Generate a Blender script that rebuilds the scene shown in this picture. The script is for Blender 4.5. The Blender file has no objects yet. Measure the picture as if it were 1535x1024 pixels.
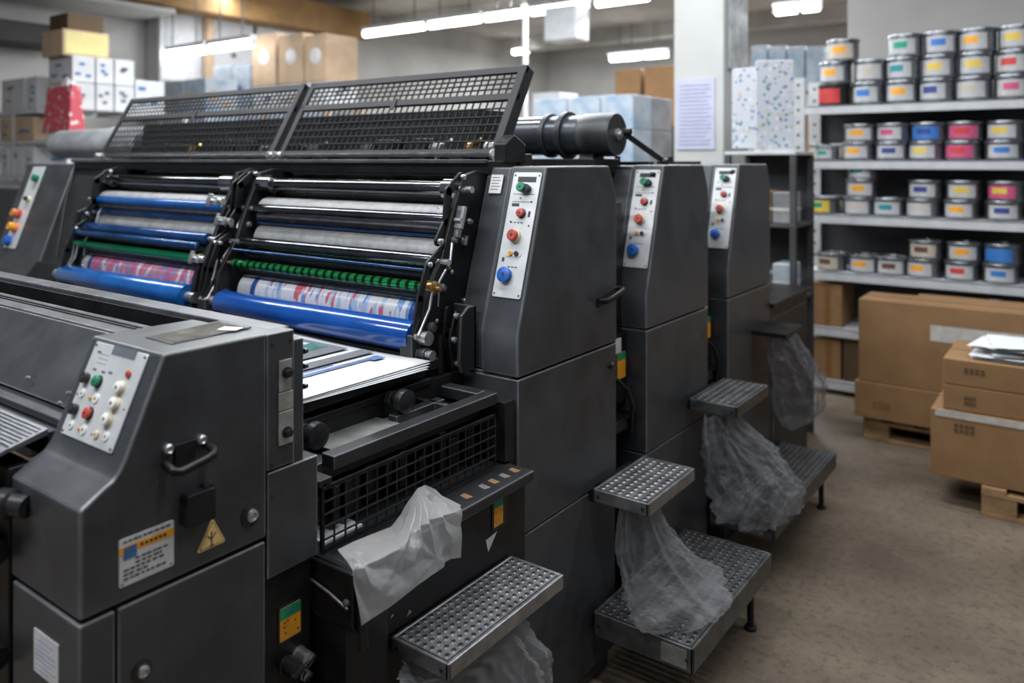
import bpy, bmesh, math, random
from mathutils import Vector, Matrix, noise
random.seed(7)
PI = math.pi
SC = bpy.context.scene
COL = SC.collection

# ------------------------------------------------------------------ camera
# world: floor z=0, the press line runs along +Y, its rollers along X; the camera stands at x=y=0, eye 1.65 m
YAW = math.atan2(0.7258, 1.0)
CS, SN = math.cos(YAW), math.sin(YAW)
FOC, PCX, HOR, EYE = 1196.0, 767.5, 240.0, 1.65
cam = bpy.data.cameras.new('camera')
cam.sensor_width = 36; cam.lens = 36 * FOC / 1535
cam.shift_y = -(512 - HOR) / 1535
cam.dof.use_dof = True; cam.dof.focus_distance = 1.95; cam.dof.aperture_fstop = 2.0
cam.clip_start = 0.05
camo = bpy.data.objects.new('camera', cam); COL.objects.link(camo)
camo.location = (0, 0, EYE); camo.rotation_euler = (PI / 2, 0, YAW)
SC.camera = camo

# ------------------------------------------------------------------ world, exposure, room light
SC.view_settings.view_transform = 'Standard'; SC.view_settings.look = 'None'
SC.view_settings.gamma = 1; SC.view_settings.exposure = 0.0
SC.view_settings.use_curve_mapping = False
W = bpy.data.worlds.new('world'); SC.world = W; W.use_nodes = True
bg = W.node_tree.nodes['Background']; bg.inputs[0].default_value = (0.80, 0.88, 1.0, 1); bg.inputs[1].default_value = 0.16


def area(name, loc, sx, sy, power, rot=(0, 0, 0), col=(0.93, 0.97, 1.0)):
    l = bpy.data.lights.new(name, 'AREA'); l.shape = 'RECTANGLE'; l.size = sx; l.size_y = sy
    l.energy = power; l.color = col
    o = bpy.data.objects.new(name, l); COL.objects.link(o); o.location = loc; o.rotation_euler = rot
    return o


# rows of ceiling tube lights (most of them above and behind the camera)
for (x, y, z, p) in [(-0.6, 1.1, 3.55, 52), (-2.8, 1.5, 3.55, 60), (-5.0, 1.5, 3.55, 60), (-2.6, 3.7, 3.55, 100),
                     (0.4, 3.4, 3.55, 42), (-5.4, 4.2, 3.55, 120), (-0.9, 4.6, 3.7, 34), (-3.6, 5.6, 3.7, 115), (-2.2, 8.6, 3.7, 180), (-4.6, 8.6, 3.7, 210), (-7.6, 5.9, 3.7, 60),
                     (-6.5, 11.5, 3.7, 260), (-1.5, 11.5, 3.7, 230), (-1.9, -0.4, 3.4, 95)]:
    area('tube_row_light', (x, y, z), 2.6, 0.16, p)

# ------------------------------------------------------------------ measuring helper


def P(px, py, X=None, Y=None, Z=None):
    """point of the place seen at that spot of the photograph and lying on the given plane"""
    a = (px - PCX) / FOC; b = (HOR - py) / FOC
    ux = CS * a - SN; uy = SN * a + CS
    if X is not None: d = X / ux
    elif Y is not None: d = Y / uy
    else: d = (Z - EYE) / b
    return Vector((ux * d, uy * d, EYE + b * d))


# ------------------------------------------------------------------ materials
MATS = {}


def mat(name, col=(.5, .5, .5), rough=.5, metal=0.0, var=.12, scale=14, bump=0.0, spec=.5, col2=None, emit=0, coat=0, rvar=.1, detail=4):
    m = bpy.data.materials.new(name); m.use_nodes = True; nt = m.node_tree; N = nt.nodes; L = nt.links
    b = N['Principled BSDF']
    b.inputs['Metallic'].default_value = metal; b.inputs['Roughness'].default_value = rough
    b.inputs['Specular IOR Level'].default_value = spec
    if coat: b.inputs['Coat Weight'].default_value = coat
    tc = N.new('ShaderNodeTexCoord'); nz = N.new('ShaderNodeTexNoise')
    nz.inputs['Scale'].default_value = scale; nz.inputs['Detail'].default_value = detail; nz.inputs['Roughness'].default_value = .6
    L.new(tc.outputs['Object'], nz.inputs['Vector'])
    cr = N.new('ShaderNodeValToRGB')
    c2 = col2 or tuple(min(1, c * (1 + var)) for c in col)
    c1 = col if col2 else tuple(c * (1 - var) for c in col)
    cr.color_ramp.elements[0].position = .35; cr.color_ramp.elements[1].position = .68
    cr.color_ramp.elements[0].color = (*c1, 1); cr.color_ramp.elements[1].color = (*c2, 1)
    L.new(nz.outputs['Fac'], cr.inputs['Fac']); L.new(cr.outputs['Color'], b.inputs['Base Color'])
    mr = N.new('ShaderNodeMapRange'); mr.inputs['To Min'].default_value = max(.03, rough - rvar); mr.inputs['To Max'].default_value = min(1, rough + rvar)
    L.new(nz.outputs['Fac'], mr.inputs['Value']); L.new(mr.outputs['Result'], b.inputs['Roughness'])
    if bump:
        n2 = N.new('ShaderNodeTexNoise'); n2.inputs['Scale'].default_value = scale * 6; n2.inputs['Detail'].default_value = 3
        L.new(tc.outputs['Object'], n2.inputs['Vector'])
        bp = N.new('ShaderNodeBump'); bp.inputs['Strength'].default_value = bump; bp.inputs['Distance'].default_value = .004
        L.new(n2.outputs['Fac'], bp.inputs['Height']); L.new(bp.outputs['Normal'], b.inputs['Normal'])
    if emit:
        b.inputs['Emission Color'].default_value = (*col, 1); b.inputs['Emission Strength'].default_value = emit
    MATS[name] = m
    return m


GREY = mat('grey_press_paint', (.044, .0465, .052), .36, .12, .3, 6, .12, .6, rvar=.14, detail=7)
def worn_edges(m, col, r=.004):
    N = m.node_tree.nodes; L = m.node_tree.links; b = N['Principled BSDF']; src = b.inputs['Base Color'].links[0].from_socket
    bv = N.new('ShaderNodeBevel'); bv.samples = 4; bv.inputs['Radius'].default_value = r
    ge = N.new('ShaderNodeNewGeometry'); dp = N.new('ShaderNodeVectorMath'); dp.operation = 'DOT_PRODUCT'
    L.new(bv.outputs[0], dp.inputs[0]); L.new(ge.outputs['True Normal'], dp.inputs[1])
    tc = N.new('ShaderNodeTexCoord'); nz = N.new('ShaderNodeTexNoise'); nz.inputs['Scale'].default_value = 9; L.new(tc.outputs['Object'], nz.inputs['Vector'])
    mr = N.new('ShaderNodeMapRange'); mr.inputs['From Min'].default_value = .995; mr.inputs['From Max'].default_value = .86; mr.inputs['To Max'].default_value = 1.5
    L.new(dp.outputs['Value'], mr.inputs['Value'])
    mu = N.new('ShaderNodeMath'); mu.operation = 'MULTIPLY'; L.new(mr.outputs[0], mu.inputs[0]); L.new(nz.outputs['Fac'], mu.inputs[1])
    mx = N.new('ShaderNodeMix'); mx.data_type = 'RGBA'; L.new(mu.outputs[0], mx.inputs[0]); L.new(src, mx.inputs[6]); mx.inputs[7].default_value = (*col, 1)
    L.new(mx.outputs[2], b.inputs['Base Color'])


worn_edges(GREY, (.5, .51, .53))
GREYL = mat('worn_grey_metal', (.12, .125, .135), .36, .55, .3, 9, .1)
GREYD = mat('dark_press_paint', (.026, .027, .03), .45, .2, .3, 7, .1)
worn_edges(GREYD, (.3, .3, .31), .003)
BLACK = mat('black_machine_metal', (.012, .012, .013), .42, .3, .4, 12, .08)
VOID = mat('black_interior', (.006, .006, .007), .6, 0, .3, 8)  # near-black for wells, recesses and inner panels
WIRE = mat('black_wire', (.010, .010, .011), .6, 0, .3, 20, spec=.2)
LIDM = mat('matte_black_guard_frame', (.020, .020, .022), .55, .1, .3, 12, .08, .3)
CHROME = mat('polished_steel', (.45, .46, .48), .16, 1, .15, 20, rvar=.06)
DCHROME = mat('dark_polished_shaft', (.16, .165, .18), .13, 1, .2, 14, rvar=.06)
STEEL = mat('brushed_steel', (.52, .52, .53), .34, .9, .14, 30, .05)
BRASS = mat('brass', (.42, .27, .1), .35, .9, .25, 40)
BLUE = mat('blue_roller_rubber', (.003, .055, .26), .2, .1, .15, 6, 0, .6, coat=.4)
BLUE2 = mat('blue_roller_sheen', (.006, .085, .30), .22, .1, .2, 6, 0, .6, coat=.4)
BLUED = mat('deep_blue_roller', (.008, .05, .17), .18, .4, .3, 6, coat=.4)
ROLLG = mat('grey_cylinder_jacket', (.24, .24, .243), .5, .1, .22, 26, .25, detail=8)
RUBBER = mat('black_roller_rubber', (.014, .014, .016), .28, 0, .3, 8)
PLATE = mat('satin_control_plate', (.56, .57, .58), .42, .25, .08, 18)
WHITE = mat('white_plastic', (.66, .65, .61), .4, 0, .06, 30)
BTNR = mat('red_button', (.42, .05, .035), .4, 0, .2, 60)
BTNO = mat('orange_button', (.62, .2, .06), .4, 0, .2, 60)
BTNG = mat('green_button', (.01, .19, .1), .4, 0, .2, 60)
BTNB = mat('blue_button', (.01, .1, .42), .4, 0, .15, 60)
BTNK = mat('black_button', (.015, .015, .017), .35, 0, .3, 60)
CREAM = mat('cream_ring', (.6, .5, .32), .5, 0, .15, 60)
INK = mat('dark_lettering', (.03, .03, .035), .6, 0, .2, 90)
STKW = mat('sticker_white', (.55, .55, .55), .5, 0, .1, 40)
STKO = mat('sticker_orange', (.78, .33, .015), .5, 0, .08, 40)
STKG = mat('sticker_green', (.01, .25, .12), .5, 0, .1, 40)
STKY = mat('sticker_yellow', (.76, .52, .2), .5, 0, .08, 40)
STKB = mat('sticker_blue', (.05, .13, .28), .5, 0, .1, 40)
PAPER = mat('white_paper', (.68, .69, .71), .6, 0, .04, 8)
CARD = mat('brown_cardboard', (.24, .13, .055), .8, 0, .12, 5, .1)
CARDL = mat('light_cardboard', (.42, .30, .20), .8, 0, .12, 5, .1)
TAPE = mat('packing_tape', (.20, .105, .035), .3, 0, .1, 12)
TAPEW = mat('pale_tape', (.45, .43, .40), .35, 0, .15, 20)
WOOD = mat('pallet_wood', (.30, .18, .085), .75, 0, .3, 9, .3)
CONC_W = mat('painted_wall', (.43, .43, .42), .8, 0, .08, 1.2)
CONC_G = mat('grey_wall', (.40, .395, .38), .8, 0, .12, 1.2)
CEIL = mat('concrete_ceiling', (.42, .41, .38), .9, 0, .3, .8, .2)
SHELFW = mat('white_shelf_metal', (.50, .51, .53), .45, .1, .1, 12)
SHELFD = mat('dark_rack_shelf_shade', (.045, .045, .048), .7, 0, .3, 4)  # dark racks and stands; also the shelf shade painted on its back
TINM = mat('tin_metal', (.24, .25, .27), .3, .85, .12, 25)
TIND = mat('black_tin', (.02, .02, .022), .35, .3, .2, 25)
BOXW = mat('white_box_card', (.48, .49, .505), .7, 0, .1, 6)
BROWNB = mat('brown_beam_board', (.27, .155, .06), .8, 0, .25, 3)
YELB = mat('yellow_label_card', (.55, .47, .2), .7, 0, .12, 6)
REDB = mat('red_print', (.45, .05, .07), .6, 0, .3, 20)
DBROWN = mat('dark_brown_card', (.075, .045, .02), .8, 0, .2, 6)
mat('dull_zinc', (.26, .26, .25), .5, .4, .3, 12)
TUBE = mat('glowing_tube', (1, 1, 1), .5, 0, 0, 5, emit=16)


def wrapmat(name, base, spot, sc=9, lo=.52, hi=.6):
    return mat(name, base, .45, 0, 0, sc, 0, .5, spot)


WRAP = wrapmat('blue_white_wrapped_boxes', (.36, .385, .42), (.17, .25, .34), 7)
WRAPD = mat('grey_wrapped_boxes', (.2, .2, .215), .45, 0, .3, 6)


def spots_mat(name, base, cols, scale):
    m = bpy.data.materials.new(name); m.use_nodes = True; N = m.node_tree.nodes; L = m.node_tree.links
    b = N['Principled BSDF']; b.inputs['Roughness'].default_value = .55
    tc = N.new('ShaderNodeTexCoord'); v = N.new('ShaderNodeTexVoronoi'); v.inputs['Scale'].default_value = scale
    L.new(tc.outputs['Object'], v.inputs['Vector'])
    sep = N.new('ShaderNodeSeparateColor'); L.new(v.outputs['Color'], sep.inputs[0])
    r = N.new('ShaderNodeValToRGB'); r.color_ramp.interpolation = 'CONSTANT'
    e = r.color_ramp.elements; e[0].position = 0; e[0].color = (*cols[0], 1); e[1].position = .2; e[1].color = (*cols[1], 1)
    for k, c in enumerate(cols[2:]):
        q = e.new(.4 + k * .2); q.color = (*c, 1)
    L.new(sep.outputs[0], r.inputs['Fac'])
    lt = N.new('ShaderNodeMath'); lt.operation = 'LESS_THAN'; lt.inputs[1].default_value = .36
    L.new(v.outputs['Distance'], lt.inputs[0])
    mx = N.new('ShaderNodeMix'); mx.data_type = 'RGBA'; L.new(lt.outputs[0], mx.inputs[0])
    mx.inputs[6].default_value = (*base, 1); L.new(r.outputs['Color'], mx.inputs[7]); L.new(mx.outputs[2], b.inputs['Base Color'])
    return m


POSTER = spots_mat('printed_sample_board', (.44, .455, .50), [(.12, .19, .33), (.10, .24, .25), (.55, .56, .6), (.2, .26, .4), (.42, .36, .3)], 34)
BANNER = spots_mat('red_white_print', (.42, .045, .065), [(.6, .5, .5), (.55, .1, .13), (.65, .62, .6), (.4, .05, .07), (.5, .3, .3)], 24)


def print_mat(name, cols, sx=55, sa=14, seed=0):
    """printed colour blocks on a cylinder jacket (x along the roller)"""
    m = bpy.data.materials.new(name); m.use_nodes = True; N = m.node_tree.nodes; L = m.node_tree.links
    b = N['Principled BSDF']; b.inputs['Roughness'].default_value = .38
    tc = N.new('ShaderNodeTexCoord'); mp = N.new('ShaderNodeMapping'); mp.inputs['Scale'].default_value = (sx, sa, sa)
    mp.inputs['Location'].default_value = (seed, 0, 0); mp.inputs['Rotation'].default_value = (0, .25, .18)
    L.new(tc.outputs['Object'], mp.inputs['Vector'])
    n1 = N.new('ShaderNodeTexVoronoi'); n1.inputs['Scale'].default_value = 1; n1.distance = 'CHEBYCHEV'
    L.new(mp.outputs['Vector'], n1.inputs['Vector'])
    sep = N.new('ShaderNodeSeparateColor'); L.new(n1.outputs['Color'], sep.inputs[0])
    r = N.new('ShaderNodeValToRGB'); r.color_ramp.interpolation = 'CONSTANT'; e = r.color_ramp.elements
    e[0].position = 0; e[0].color = (*cols[0], 1); e[1].position = 1 / len(cols); e[1].color = (*cols[1], 1)
    for k in range(2, len(cols)):
        q = e.new(k / len(cols)); q.color = (*cols[k], 1)
    L.new(sep.outputs[0], r.inputs['Fac']); L.new(r.outputs['Color'], b.inputs['Base Color'])
    return m


W_, Bl, Rd, Gb = (.72, .72, .76), (.16, .30, .62), (.60, .14, .2), (.42, .55, .72)
PRINT1 = print_mat('red_blue_printed_jacket', [W_, Bl, W_, Rd, Gb, W_, Gb, W_], 75, 16, 3)
PRINT2 = print_mat('pink_printed_jacket', [(.6, .14, .27), (.65, .25, .35), (.7, .64, .66), (.6, .14, .27), (.3, .28, .5), (.62, .2, .3)], 45, 16, 9)

# green metallic shaft with dark rings
GREEN = bpy.data.materials.new('green_banded_shaft'); GREEN.use_nodes = True
_N, _L = GREEN.node_tree.nodes, GREEN.node_tree.links
_b = _N['Principled BSDF']; _b.inputs['Metallic'].default_value = .7; _b.inputs['Roughness'].default_value = .17
_tc = _N.new('ShaderNodeTexCoord'); _w = _N.new('ShaderNodeTexWave'); _w.bands_direction = 'X'; _w.inputs['Scale'].default_value = 9; _w.inputs['Distortion'].default_value = .8
_r = _N.new('ShaderNodeValToRGB'); _r.color_ramp.elements[0].position = .25; _r.color_ramp.elements[1].position = .5
_r.color_ramp.elements[0].color = (.004, .03, .012, 1); _r.color_ramp.elements[1].color = (.02, .32, .09, 1)
_L.new(_tc.outputs['Object'], _w.inputs['Vector']); _L.new(_w.outputs['Fac'], _r.inputs['Fac']); _L.new(_r.outputs['Color'], _b.inputs['Base Color'])
GREENP = mat('plain_green_shaft', (.01, .30, .13), .2, .6, .15, 9)

# perforation studs of the delivery plate
PERF = mat('studded_plate', (.09, .092, .098), .4, .6, .2, 8)
_N, _L = PERF.node_tree.nodes, PERF.node_tree.links
_tc = _N.new('ShaderNodeTexCoord'); 
_w1 = _N.new('ShaderNodeTexWave'); _w1.bands_direction = 'X'; _w1.inputs['Scale'].default_value = 42
_w2 = _N.new('ShaderNodeTexWave'); _w2.bands_direction = 'Y'; _w2.inputs['Scale'].default_value = 42
_mu = _N.new('ShaderNodeMath'); _mu.operation = 'MULTIPLY'
_cr = _N.new('ShaderNodeValToRGB'); _cr.color_ramp.elements[0].position = .3; _cr.color_ramp.elements[1].position = .5
_cr.color_ramp.elements[0].color = (.17, .17, .18, 1); _cr.color_ramp.elements[1].color = (.02, .02, .022, 1)
_bp = _N.new('ShaderNodeBump'); _bp.inputs['Strength'].default_value = 1; _bp.inputs['Distance'].default_value = .003; _bp.invert = True
for _w in (_w1, _w2): _L.new(_tc.outputs['Object'], _w.inputs['Vector'])
_L.new(_w1.outputs['Fac'], _mu.inputs[0]); _L.new(_w2.outputs['Fac'], _mu.inputs[1]); _L.new(_mu.outputs[0], _cr.inputs['Fac'])
_L.new(_cr.outputs['Color'], _N['Principled BSDF'].inputs['Base Color'])
_L.new(_mu.outputs[0], _bp.inputs['Height']); _L.new(_bp.outputs['Normal'], _N['Principled BSDF'].inputs['Normal'])

# clear crumpled plastic


def plastic(name, tr, col=(.62, .63, .65)):
    m = bpy.data.materials.new(name); m.use_nodes = True; N = m.node_tree.nodes; L = m.node_tree.links
    b = N['Principled BSDF']; b.inputs['Base Color'].default_value = (*col, 1); b.inputs['Roughness'].default_value = .2
    b.inputs['Specular IOR Level'].default_value = .8
    t = N.new('ShaderNodeBsdfTransparent'); mx = N.new('ShaderNodeMixShader'); tl = N.new('ShaderNodeBsdfTranslucent'); tl.inputs[0].default_value = (*col, 1)
    m2 = N.new('ShaderNodeMixShader'); m2.inputs[0].default_value = .35
    L.new(b.outputs[0], m2.inputs[1]); L.new(tl.outputs[0], m2.inputs[2])
    lw = N.new('ShaderNodeLayerWeight'); lw.inputs['Blend'].default_value = .45
    mr = N.new('ShaderNodeMapRange'); mr.inputs['To Min'].default_value = tr; mr.inputs['To Max'].default_value = tr * .42
    L.new(lw.outputs['Facing'], mr.inputs['Value']); L.new(mr.outputs[0], mx.inputs[0])
    L.new(m2.outputs[0], mx.inputs[1]); L.new(t.outputs[0], mx.inputs[2]); L.new(mx.outputs[0], N['Material Output'].inputs[0])
    return m


FILM = plastic('milky_plastic_film', .64, (.74, .74, .75))
CLEAR = plastic('clear_plastic_film', .92, (.46, .47, .49))

# floor: worn brown concrete
FLOOR = mat('worn_concrete_floor', (.090, .068, .048), .55, 0, 0, 1.3, .25, .4, (.195, .152, .11), rvar=.18, detail=8)
_N, _L = FLOOR.node_tree.nodes, FLOOR.node_tree.links
_tc = _N.new('ShaderNodeTexCoord'); _n = _N.new('ShaderNodeTexNoise'); _n.inputs['Scale'].default_value = 30; _n.inputs['Detail'].default_value = 8; _n.inputs['Roughness'].default_value = .75
_r = _N.new('ShaderNodeValToRGB'); _r.color_ramp.elements[0].position = .36; _r.color_ramp.elements[1].position = .5
_r.color_ramp.elements[0].color = (.5, .48, .46, 1); _r.color_ramp.elements[1].color = (1, 1, 1, 1)
_m = _N.new('ShaderNodeMix'); _m.data_type = 'RGBA'; _m.blend_type = 'MULTIPLY'; _m.inputs[0].default_value = .85
_pb = _N['Principled BSDF']; _src = _pb.inputs['Base Color'].links[0].from_socket
_L.new(_tc.outputs['Object'], _n.inputs['Vector']); _L.new(_n.outputs['Fac'], _r.inputs['Fac'])
_L.new(_src, _m.inputs[6]); _L.new(_r.outputs['Color'], _m.inputs[7]); _L.new(_m.outputs[2], _pb.inputs['Base Color'])

# ------------------------------------------------------------------ mesh builder


class B:
    def __init__(s, M=None):
        s.bm = bmesh.new(); s.M = M or Matrix(); s.mi = 0

    def v(s, p): return s.bm.verts.new(s.M @ Vector(p))

    def f(s, vs):
        try:
            f = s.bm.faces.new(vs); f.material_index = s.mi; return f
        except ValueError: return None

    def box(s, x0, x1, y0, y1, z0, z1):
        V = [s.v((x, y, z)) for x in (x0, x1) for y in (y0, y1) for z in (z0, z1)]
        for q in ((0, 1, 3, 2), (4, 6, 7, 5), (0, 4, 5, 1), (2, 3, 7, 6), (0, 2, 6, 4), (1, 5, 7, 3)): s.f([V[i] for i in q])
        return s

    def hexa(s, q0, q1):
        """solid between two quads"""
        a = [s.v(p) for p in q0]; b = [s.v(p) for p in q1]; n = len(a)
        s.f(a[::-1]); s.f(b)
        for i in range(n): s.f([a[i], a[(i + 1) % n], b[(i + 1) % n], b[i]])
        return s

    def prism(s, pts, x0, x1):
        """(y,z) outline extruded along x"""
        return s.hexa([(x0, y, z) for y, z in pts], [(x1, y, z) for y, z in pts])

    def cyl(s, p0, p1, r, r2=None, n=16):
        p0 = Vector(p0); p1 = Vector(p1); d = (p1 - p0)
        L = d.length
        return s.lathe(p0, d, [(0, r), (L, r if r2 is None else r2)], n)

    def lathe(s, p0, d, prof, n=20, caps=True):
        p0 = Vector(p0); d = Vector(d).normalized()
        u = d.orthogonal().normalized(); w = d.cross(u)
        rings = []
        for t, r in prof:
            rings.append([s.v(p0 + d * t + (u * math.cos(2 * PI * i / n) + w * math.sin(2 * PI * i / n)) * max(r, 1e-4)) for i in range(n)])
        for a, b in zip(rings, rings[1:]):
            for i in range(n): s.f([a[i], a[(i + 1) % n], b[(i + 1) % n], b[i]])
        if caps: s.f(rings[0][::-1]); s.f(rings[-1])
        return s

    def tube(s, pts, r, n=8):
        pts = [Vector(p) for p in pts]; rings = []; u = None
        for i, p in enumerate(pts):
            t = (pts[min(i + 1, len(pts) - 1)] - pts[max(i - 1, 0)]).normalized()
            if u is None: u = t.orthogonal().normalized()
            u = (u - t * u.dot(t)).normalized(); w = t.cross(u)
            rings.append([s.v(p + (u * math.cos(2 * PI * k / n) + w * math.sin(2 * PI * k / n)) * r) for k in range(n)])
        for a, b in zip(rings, rings[1:]):
            for k in range(n): s.f([a[k], a[(k + 1) % n], b[(k + 1) % n], b[k]])
        s.f(rings[0][::-1]); s.f(rings[-1])
        return s

    def bar(s, p0, p1, w, h, up=(0, 0, 1)):
        p0 = Vector(p0); p1 = Vector(p1); d = (p1 - p0).normalized(); up = Vector(up)
        a = d.cross(up).normalized() * w / 2; b = a.cross(d).normalized() * h / 2
        return s.hexa([p0 + a + b, p0 - a + b, p0 - a - b, p0 + a - b], [p1 + a + b, p1 - a + b, p1 - a - b, p1 + a - b])

    def link(s, pts, x0, x1, r=.012):
        """flat rounded lever in the y/z plane through pts"""
        for a, b in zip(pts, pts[1:]):
            a = Vector(a); b = Vector(b); d = (b - a).normalized(); nrm = Vector((-d.y, d.x)) * r
            o = []
            for k in range(7):
                an = PI / 2 + PI * k / 6; o.append(a + d * math.cos(an) * r + Vector((-d.y, d.x)) * math.sin(an) * r)
            for k in range(7):
                an = -PI / 2 + PI * k / 6; o.append(b + d * math.cos(an) * r + Vector((-d.y, d.x)) * math.sin(an) * r)
            s.prism([(q.x, q.y) for q in o], x0, x1)
        return s


def obj(name, b, m, parent=None, bevel=0, ang=35, flat=False, recalc=True, sep=False, **kw):
    bm = b.bm
    if sep:      # every loose piece becomes a part of its own
        left = set(bm.verts); isl = []
        while left:
            st = [left.pop()]; grp = set(st)
            while st:
                for e in st.pop().link_edges:
                    for w in e.verts:
                        if w in left: left.discard(w); grp.add(w); st.append(w)
            isl.append(grp)
        if len(isl) > 1:
            out = []
            bm.verts.index_update()
            for g in isl:
                nb = B(); mp = {v: nb.bm.verts.new(v.co) for v in bm.verts if v in g}
                for f in bm.faces:
                    if f.verts[0] in g: nb.bm.faces.new([mp[v] for v in f.verts]).material_index = f.material_index
                out.append(obj(name, nb, m, parent, bevel, ang, flat, recalc, **kw))
            bm.free(); return out[0]
    off = Vector((0, 0, 0))
    q = parent
    while q is not None:
        off += Vector(q.location); q = q.parent
    if parent is None:
        # own origin at the base centre of the mesh
        xs = [v.co for v in bm.verts]
        off = Vector(((min(v.x for v in xs) + max(v.x for v in xs)) / 2, (min(v.y for v in xs) + max(v.y for v in xs)) / 2, min(v.z for v in xs)))
    bmesh.ops.translate(bm, verts=bm.verts, vec=-off)
    if recalc: bmesh.ops.recalc_face_normals(bm, faces=bm.faces)
    me = bpy.data.meshes.new(name); bm.to_mesh(me); bm.free()
    for mm in (m if isinstance(m, (list, tuple)) else [m]): me.materials.append(mm)
    if not flat:
        me.polygons.foreach_set('use_smooth', [True] * len(me.polygons)); me.set_sharp_from_angle(angle=math.radians(ang))
    o = bpy.data.objects.new(name, me); COL.objects.link(o)
    if parent is None: o.location = off
    else: o.parent = parent
    if bevel:
        md = o.modifiers.new('bevel', 'BEVEL'); md.width = bevel; md.segments = 2; md.limit_method = 'ANGLE'; md.angle_limit = math.radians(40); md.harden_normals = True
    for k, v in kw.items(): o[k] = v
    return o


def thing(name, label, cat, loc=(0, 0, 0), group=None):
    o = bpy.data.objects.new(name, None); COL.objects.link(o); o.location = loc; o.empty_display_size = .1
    o['label'] = label; o['category'] = cat
    if group: o['group'] = group
    return o


def tag(o, label, cat, group=None):
    o['label'] = label; o['category'] = cat
    if group: o['group'] = group
    return o


def struct(name, b, m, bevel=0):
    o = obj(name, b, m, None, bevel, flat=False); o['kind'] = 'structure'; return o


def dup(root, loc, label, group=None, skip=()):
    r = root.copy(); COL.objects.link(r); r.location = loc; r['label'] = label
    if group: r['group'] = group
    for ch in list(root.children):
        if ch.name.split('.')[0] in skip: continue
        c = ch.copy(); COL.objects.link(c); c.parent = r
        for g in list(ch.children):
            d = g.copy(); COL.objects.link(d); d.parent = c
    return r


def frame(o, u, n):
    """matrix of a local frame: x along u, z along n (outwards), y = n x u"""
    u = Vector(u).normalized(); n = Vector(n); n = (n - u * n.dot(u)).normalized(); v = n.cross(u)
    M = Matrix.Identity(4)
    for i in range(3): M[i][0] = u[i]; M[i][1] = v[i]; M[i][2] = n[i]; M[i][3] = o[i]
    return M


SIDE = -1.26       # the plane of the operator side of the press


def side_frame(y, z, x=SIDE):    # x' along +Y, y' up, z' out (+X)
    return frame((x, y, z), (0, 1, 0), (1, 0, 0))


def rrect(b, cx, cy, w, h, r, z0, z1, n=4):
    o = []
    for (sx, sy, a0) in ((1, 1, 0), (-1, 1, PI / 2), (-1, -1, PI), (1, -1, 1.5 * PI)):
        for k in range(n + 1):
            a = a0 + PI / 2 * k / n
            o.append((cx + sx * (w / 2 - r) + math.cos(a) * r, cy + sy * (h / 2 - r) + math.sin(a) * r))
    b.hexa([(x, y, z0) for x, y in o], [(x, y, z1) for x, y in o]); return b


# ================================================================== ROOM
struct('floor', B().box(-16, 5, -4, 15, -.1, 0), FLOOR)
b = B().box(-16, 5, -1.5, 15, 4.0, 4.15)
for y in (3.2, 6.4, 9.6, 12.8): b.box(-16, 5, y - .18, y + .18, 3.78, 4.0)
struct('ceiling', b, CEIL)
struct('wall_back', B().box(-9.5, 5, 14.3, 14.5, 0, 4.0), CONC_W)
struct('wall_left', B().box(-9.6, -9.4, -1.5, 14.3, 0, 4.0), CONC_G)
b = B().box(-1.52, 3.2, 6.5, 6.65, 0, 4.0)
struct('wall_right', b, mat('warm_grey_wall', (.36, .35, .335), .85, 0, .08, 1.2))
# square column with a taped sheet
struct('column_1', B().box(-2.28, -1.93, 5.0, 5.46, 0, 4.0), CONC_W, .01)
b = B().box(-2.255, -1.99, 4.992, 4.998, 1.72, 2.19)
b.mi = 1
for k in range(16):
    z = 2.15 - k * .026; b.box(-2.235, -2.01 - random.random() * .05, 4.9895, 4.9925, z - .006, z)
tag(obj('wall_notice', b, [mat('lilac_paper', (.42, .43, .56), .6, 0, .06, 8), mat('faint_print', (.30, .31, .42), .6, 0, .1, 40)]), 'pale lilac sheet of notices taped to the front of the square column', 'notice')
b = B().box(-1.922, -1.915, 5.06, 5.4, 2.25, 2.98)
tag(obj('plastic_sleeve', b, mat('glossy_grey_sleeve', (.42, .43, .45), .15, 0, .3, 9)), 'glossy grey plastic sleeve hung high on the right face of the column', 'sleeve')

# fluorescent tubes: each fitting is a thing


def tube_light(p, q, label, grp='ceiling tube lights', rod=4.0):
    p = Vector(p); q = Vector(q); c = (p + q) / 2
    t = thing('tube_light', label, 'ceiling light', c, grp)
    d = (q - p).normalized()
    obj('tube', B().cyl(p + d * .03, q - d * .03, .045, n=12), TUBE, t)
    bb = B().bar(p + Vector((0, 0, .07)), q + Vector((0, 0, .07)), .09, .05); bb.cyl(p, p + d * .03, .03, n=10).cyl(q - d * .03, q, .03, n=10)
    bb.bar(p + d * .02 + Vector((0, 0, .02)), p + d * .02 + Vector((0, 0, .07)), .03, .02, (1, 0, 0)); bb.bar(q - d * .02 + Vector((0, 0, .02)), q - d * .02 + Vector((0, 0, .07)), .03, .02, (1, 0, 0))
    obj('housing', bb, SHELFW, t)
    h = B()
    for s in (p + d * .2, q - d * .2): h.cyl((s.x, s.y, p.z + .09), (s.x, s.y, rod), .008, n=6)
    obj('hanger', h, GREYL, t, sep=True)
    return t


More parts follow.
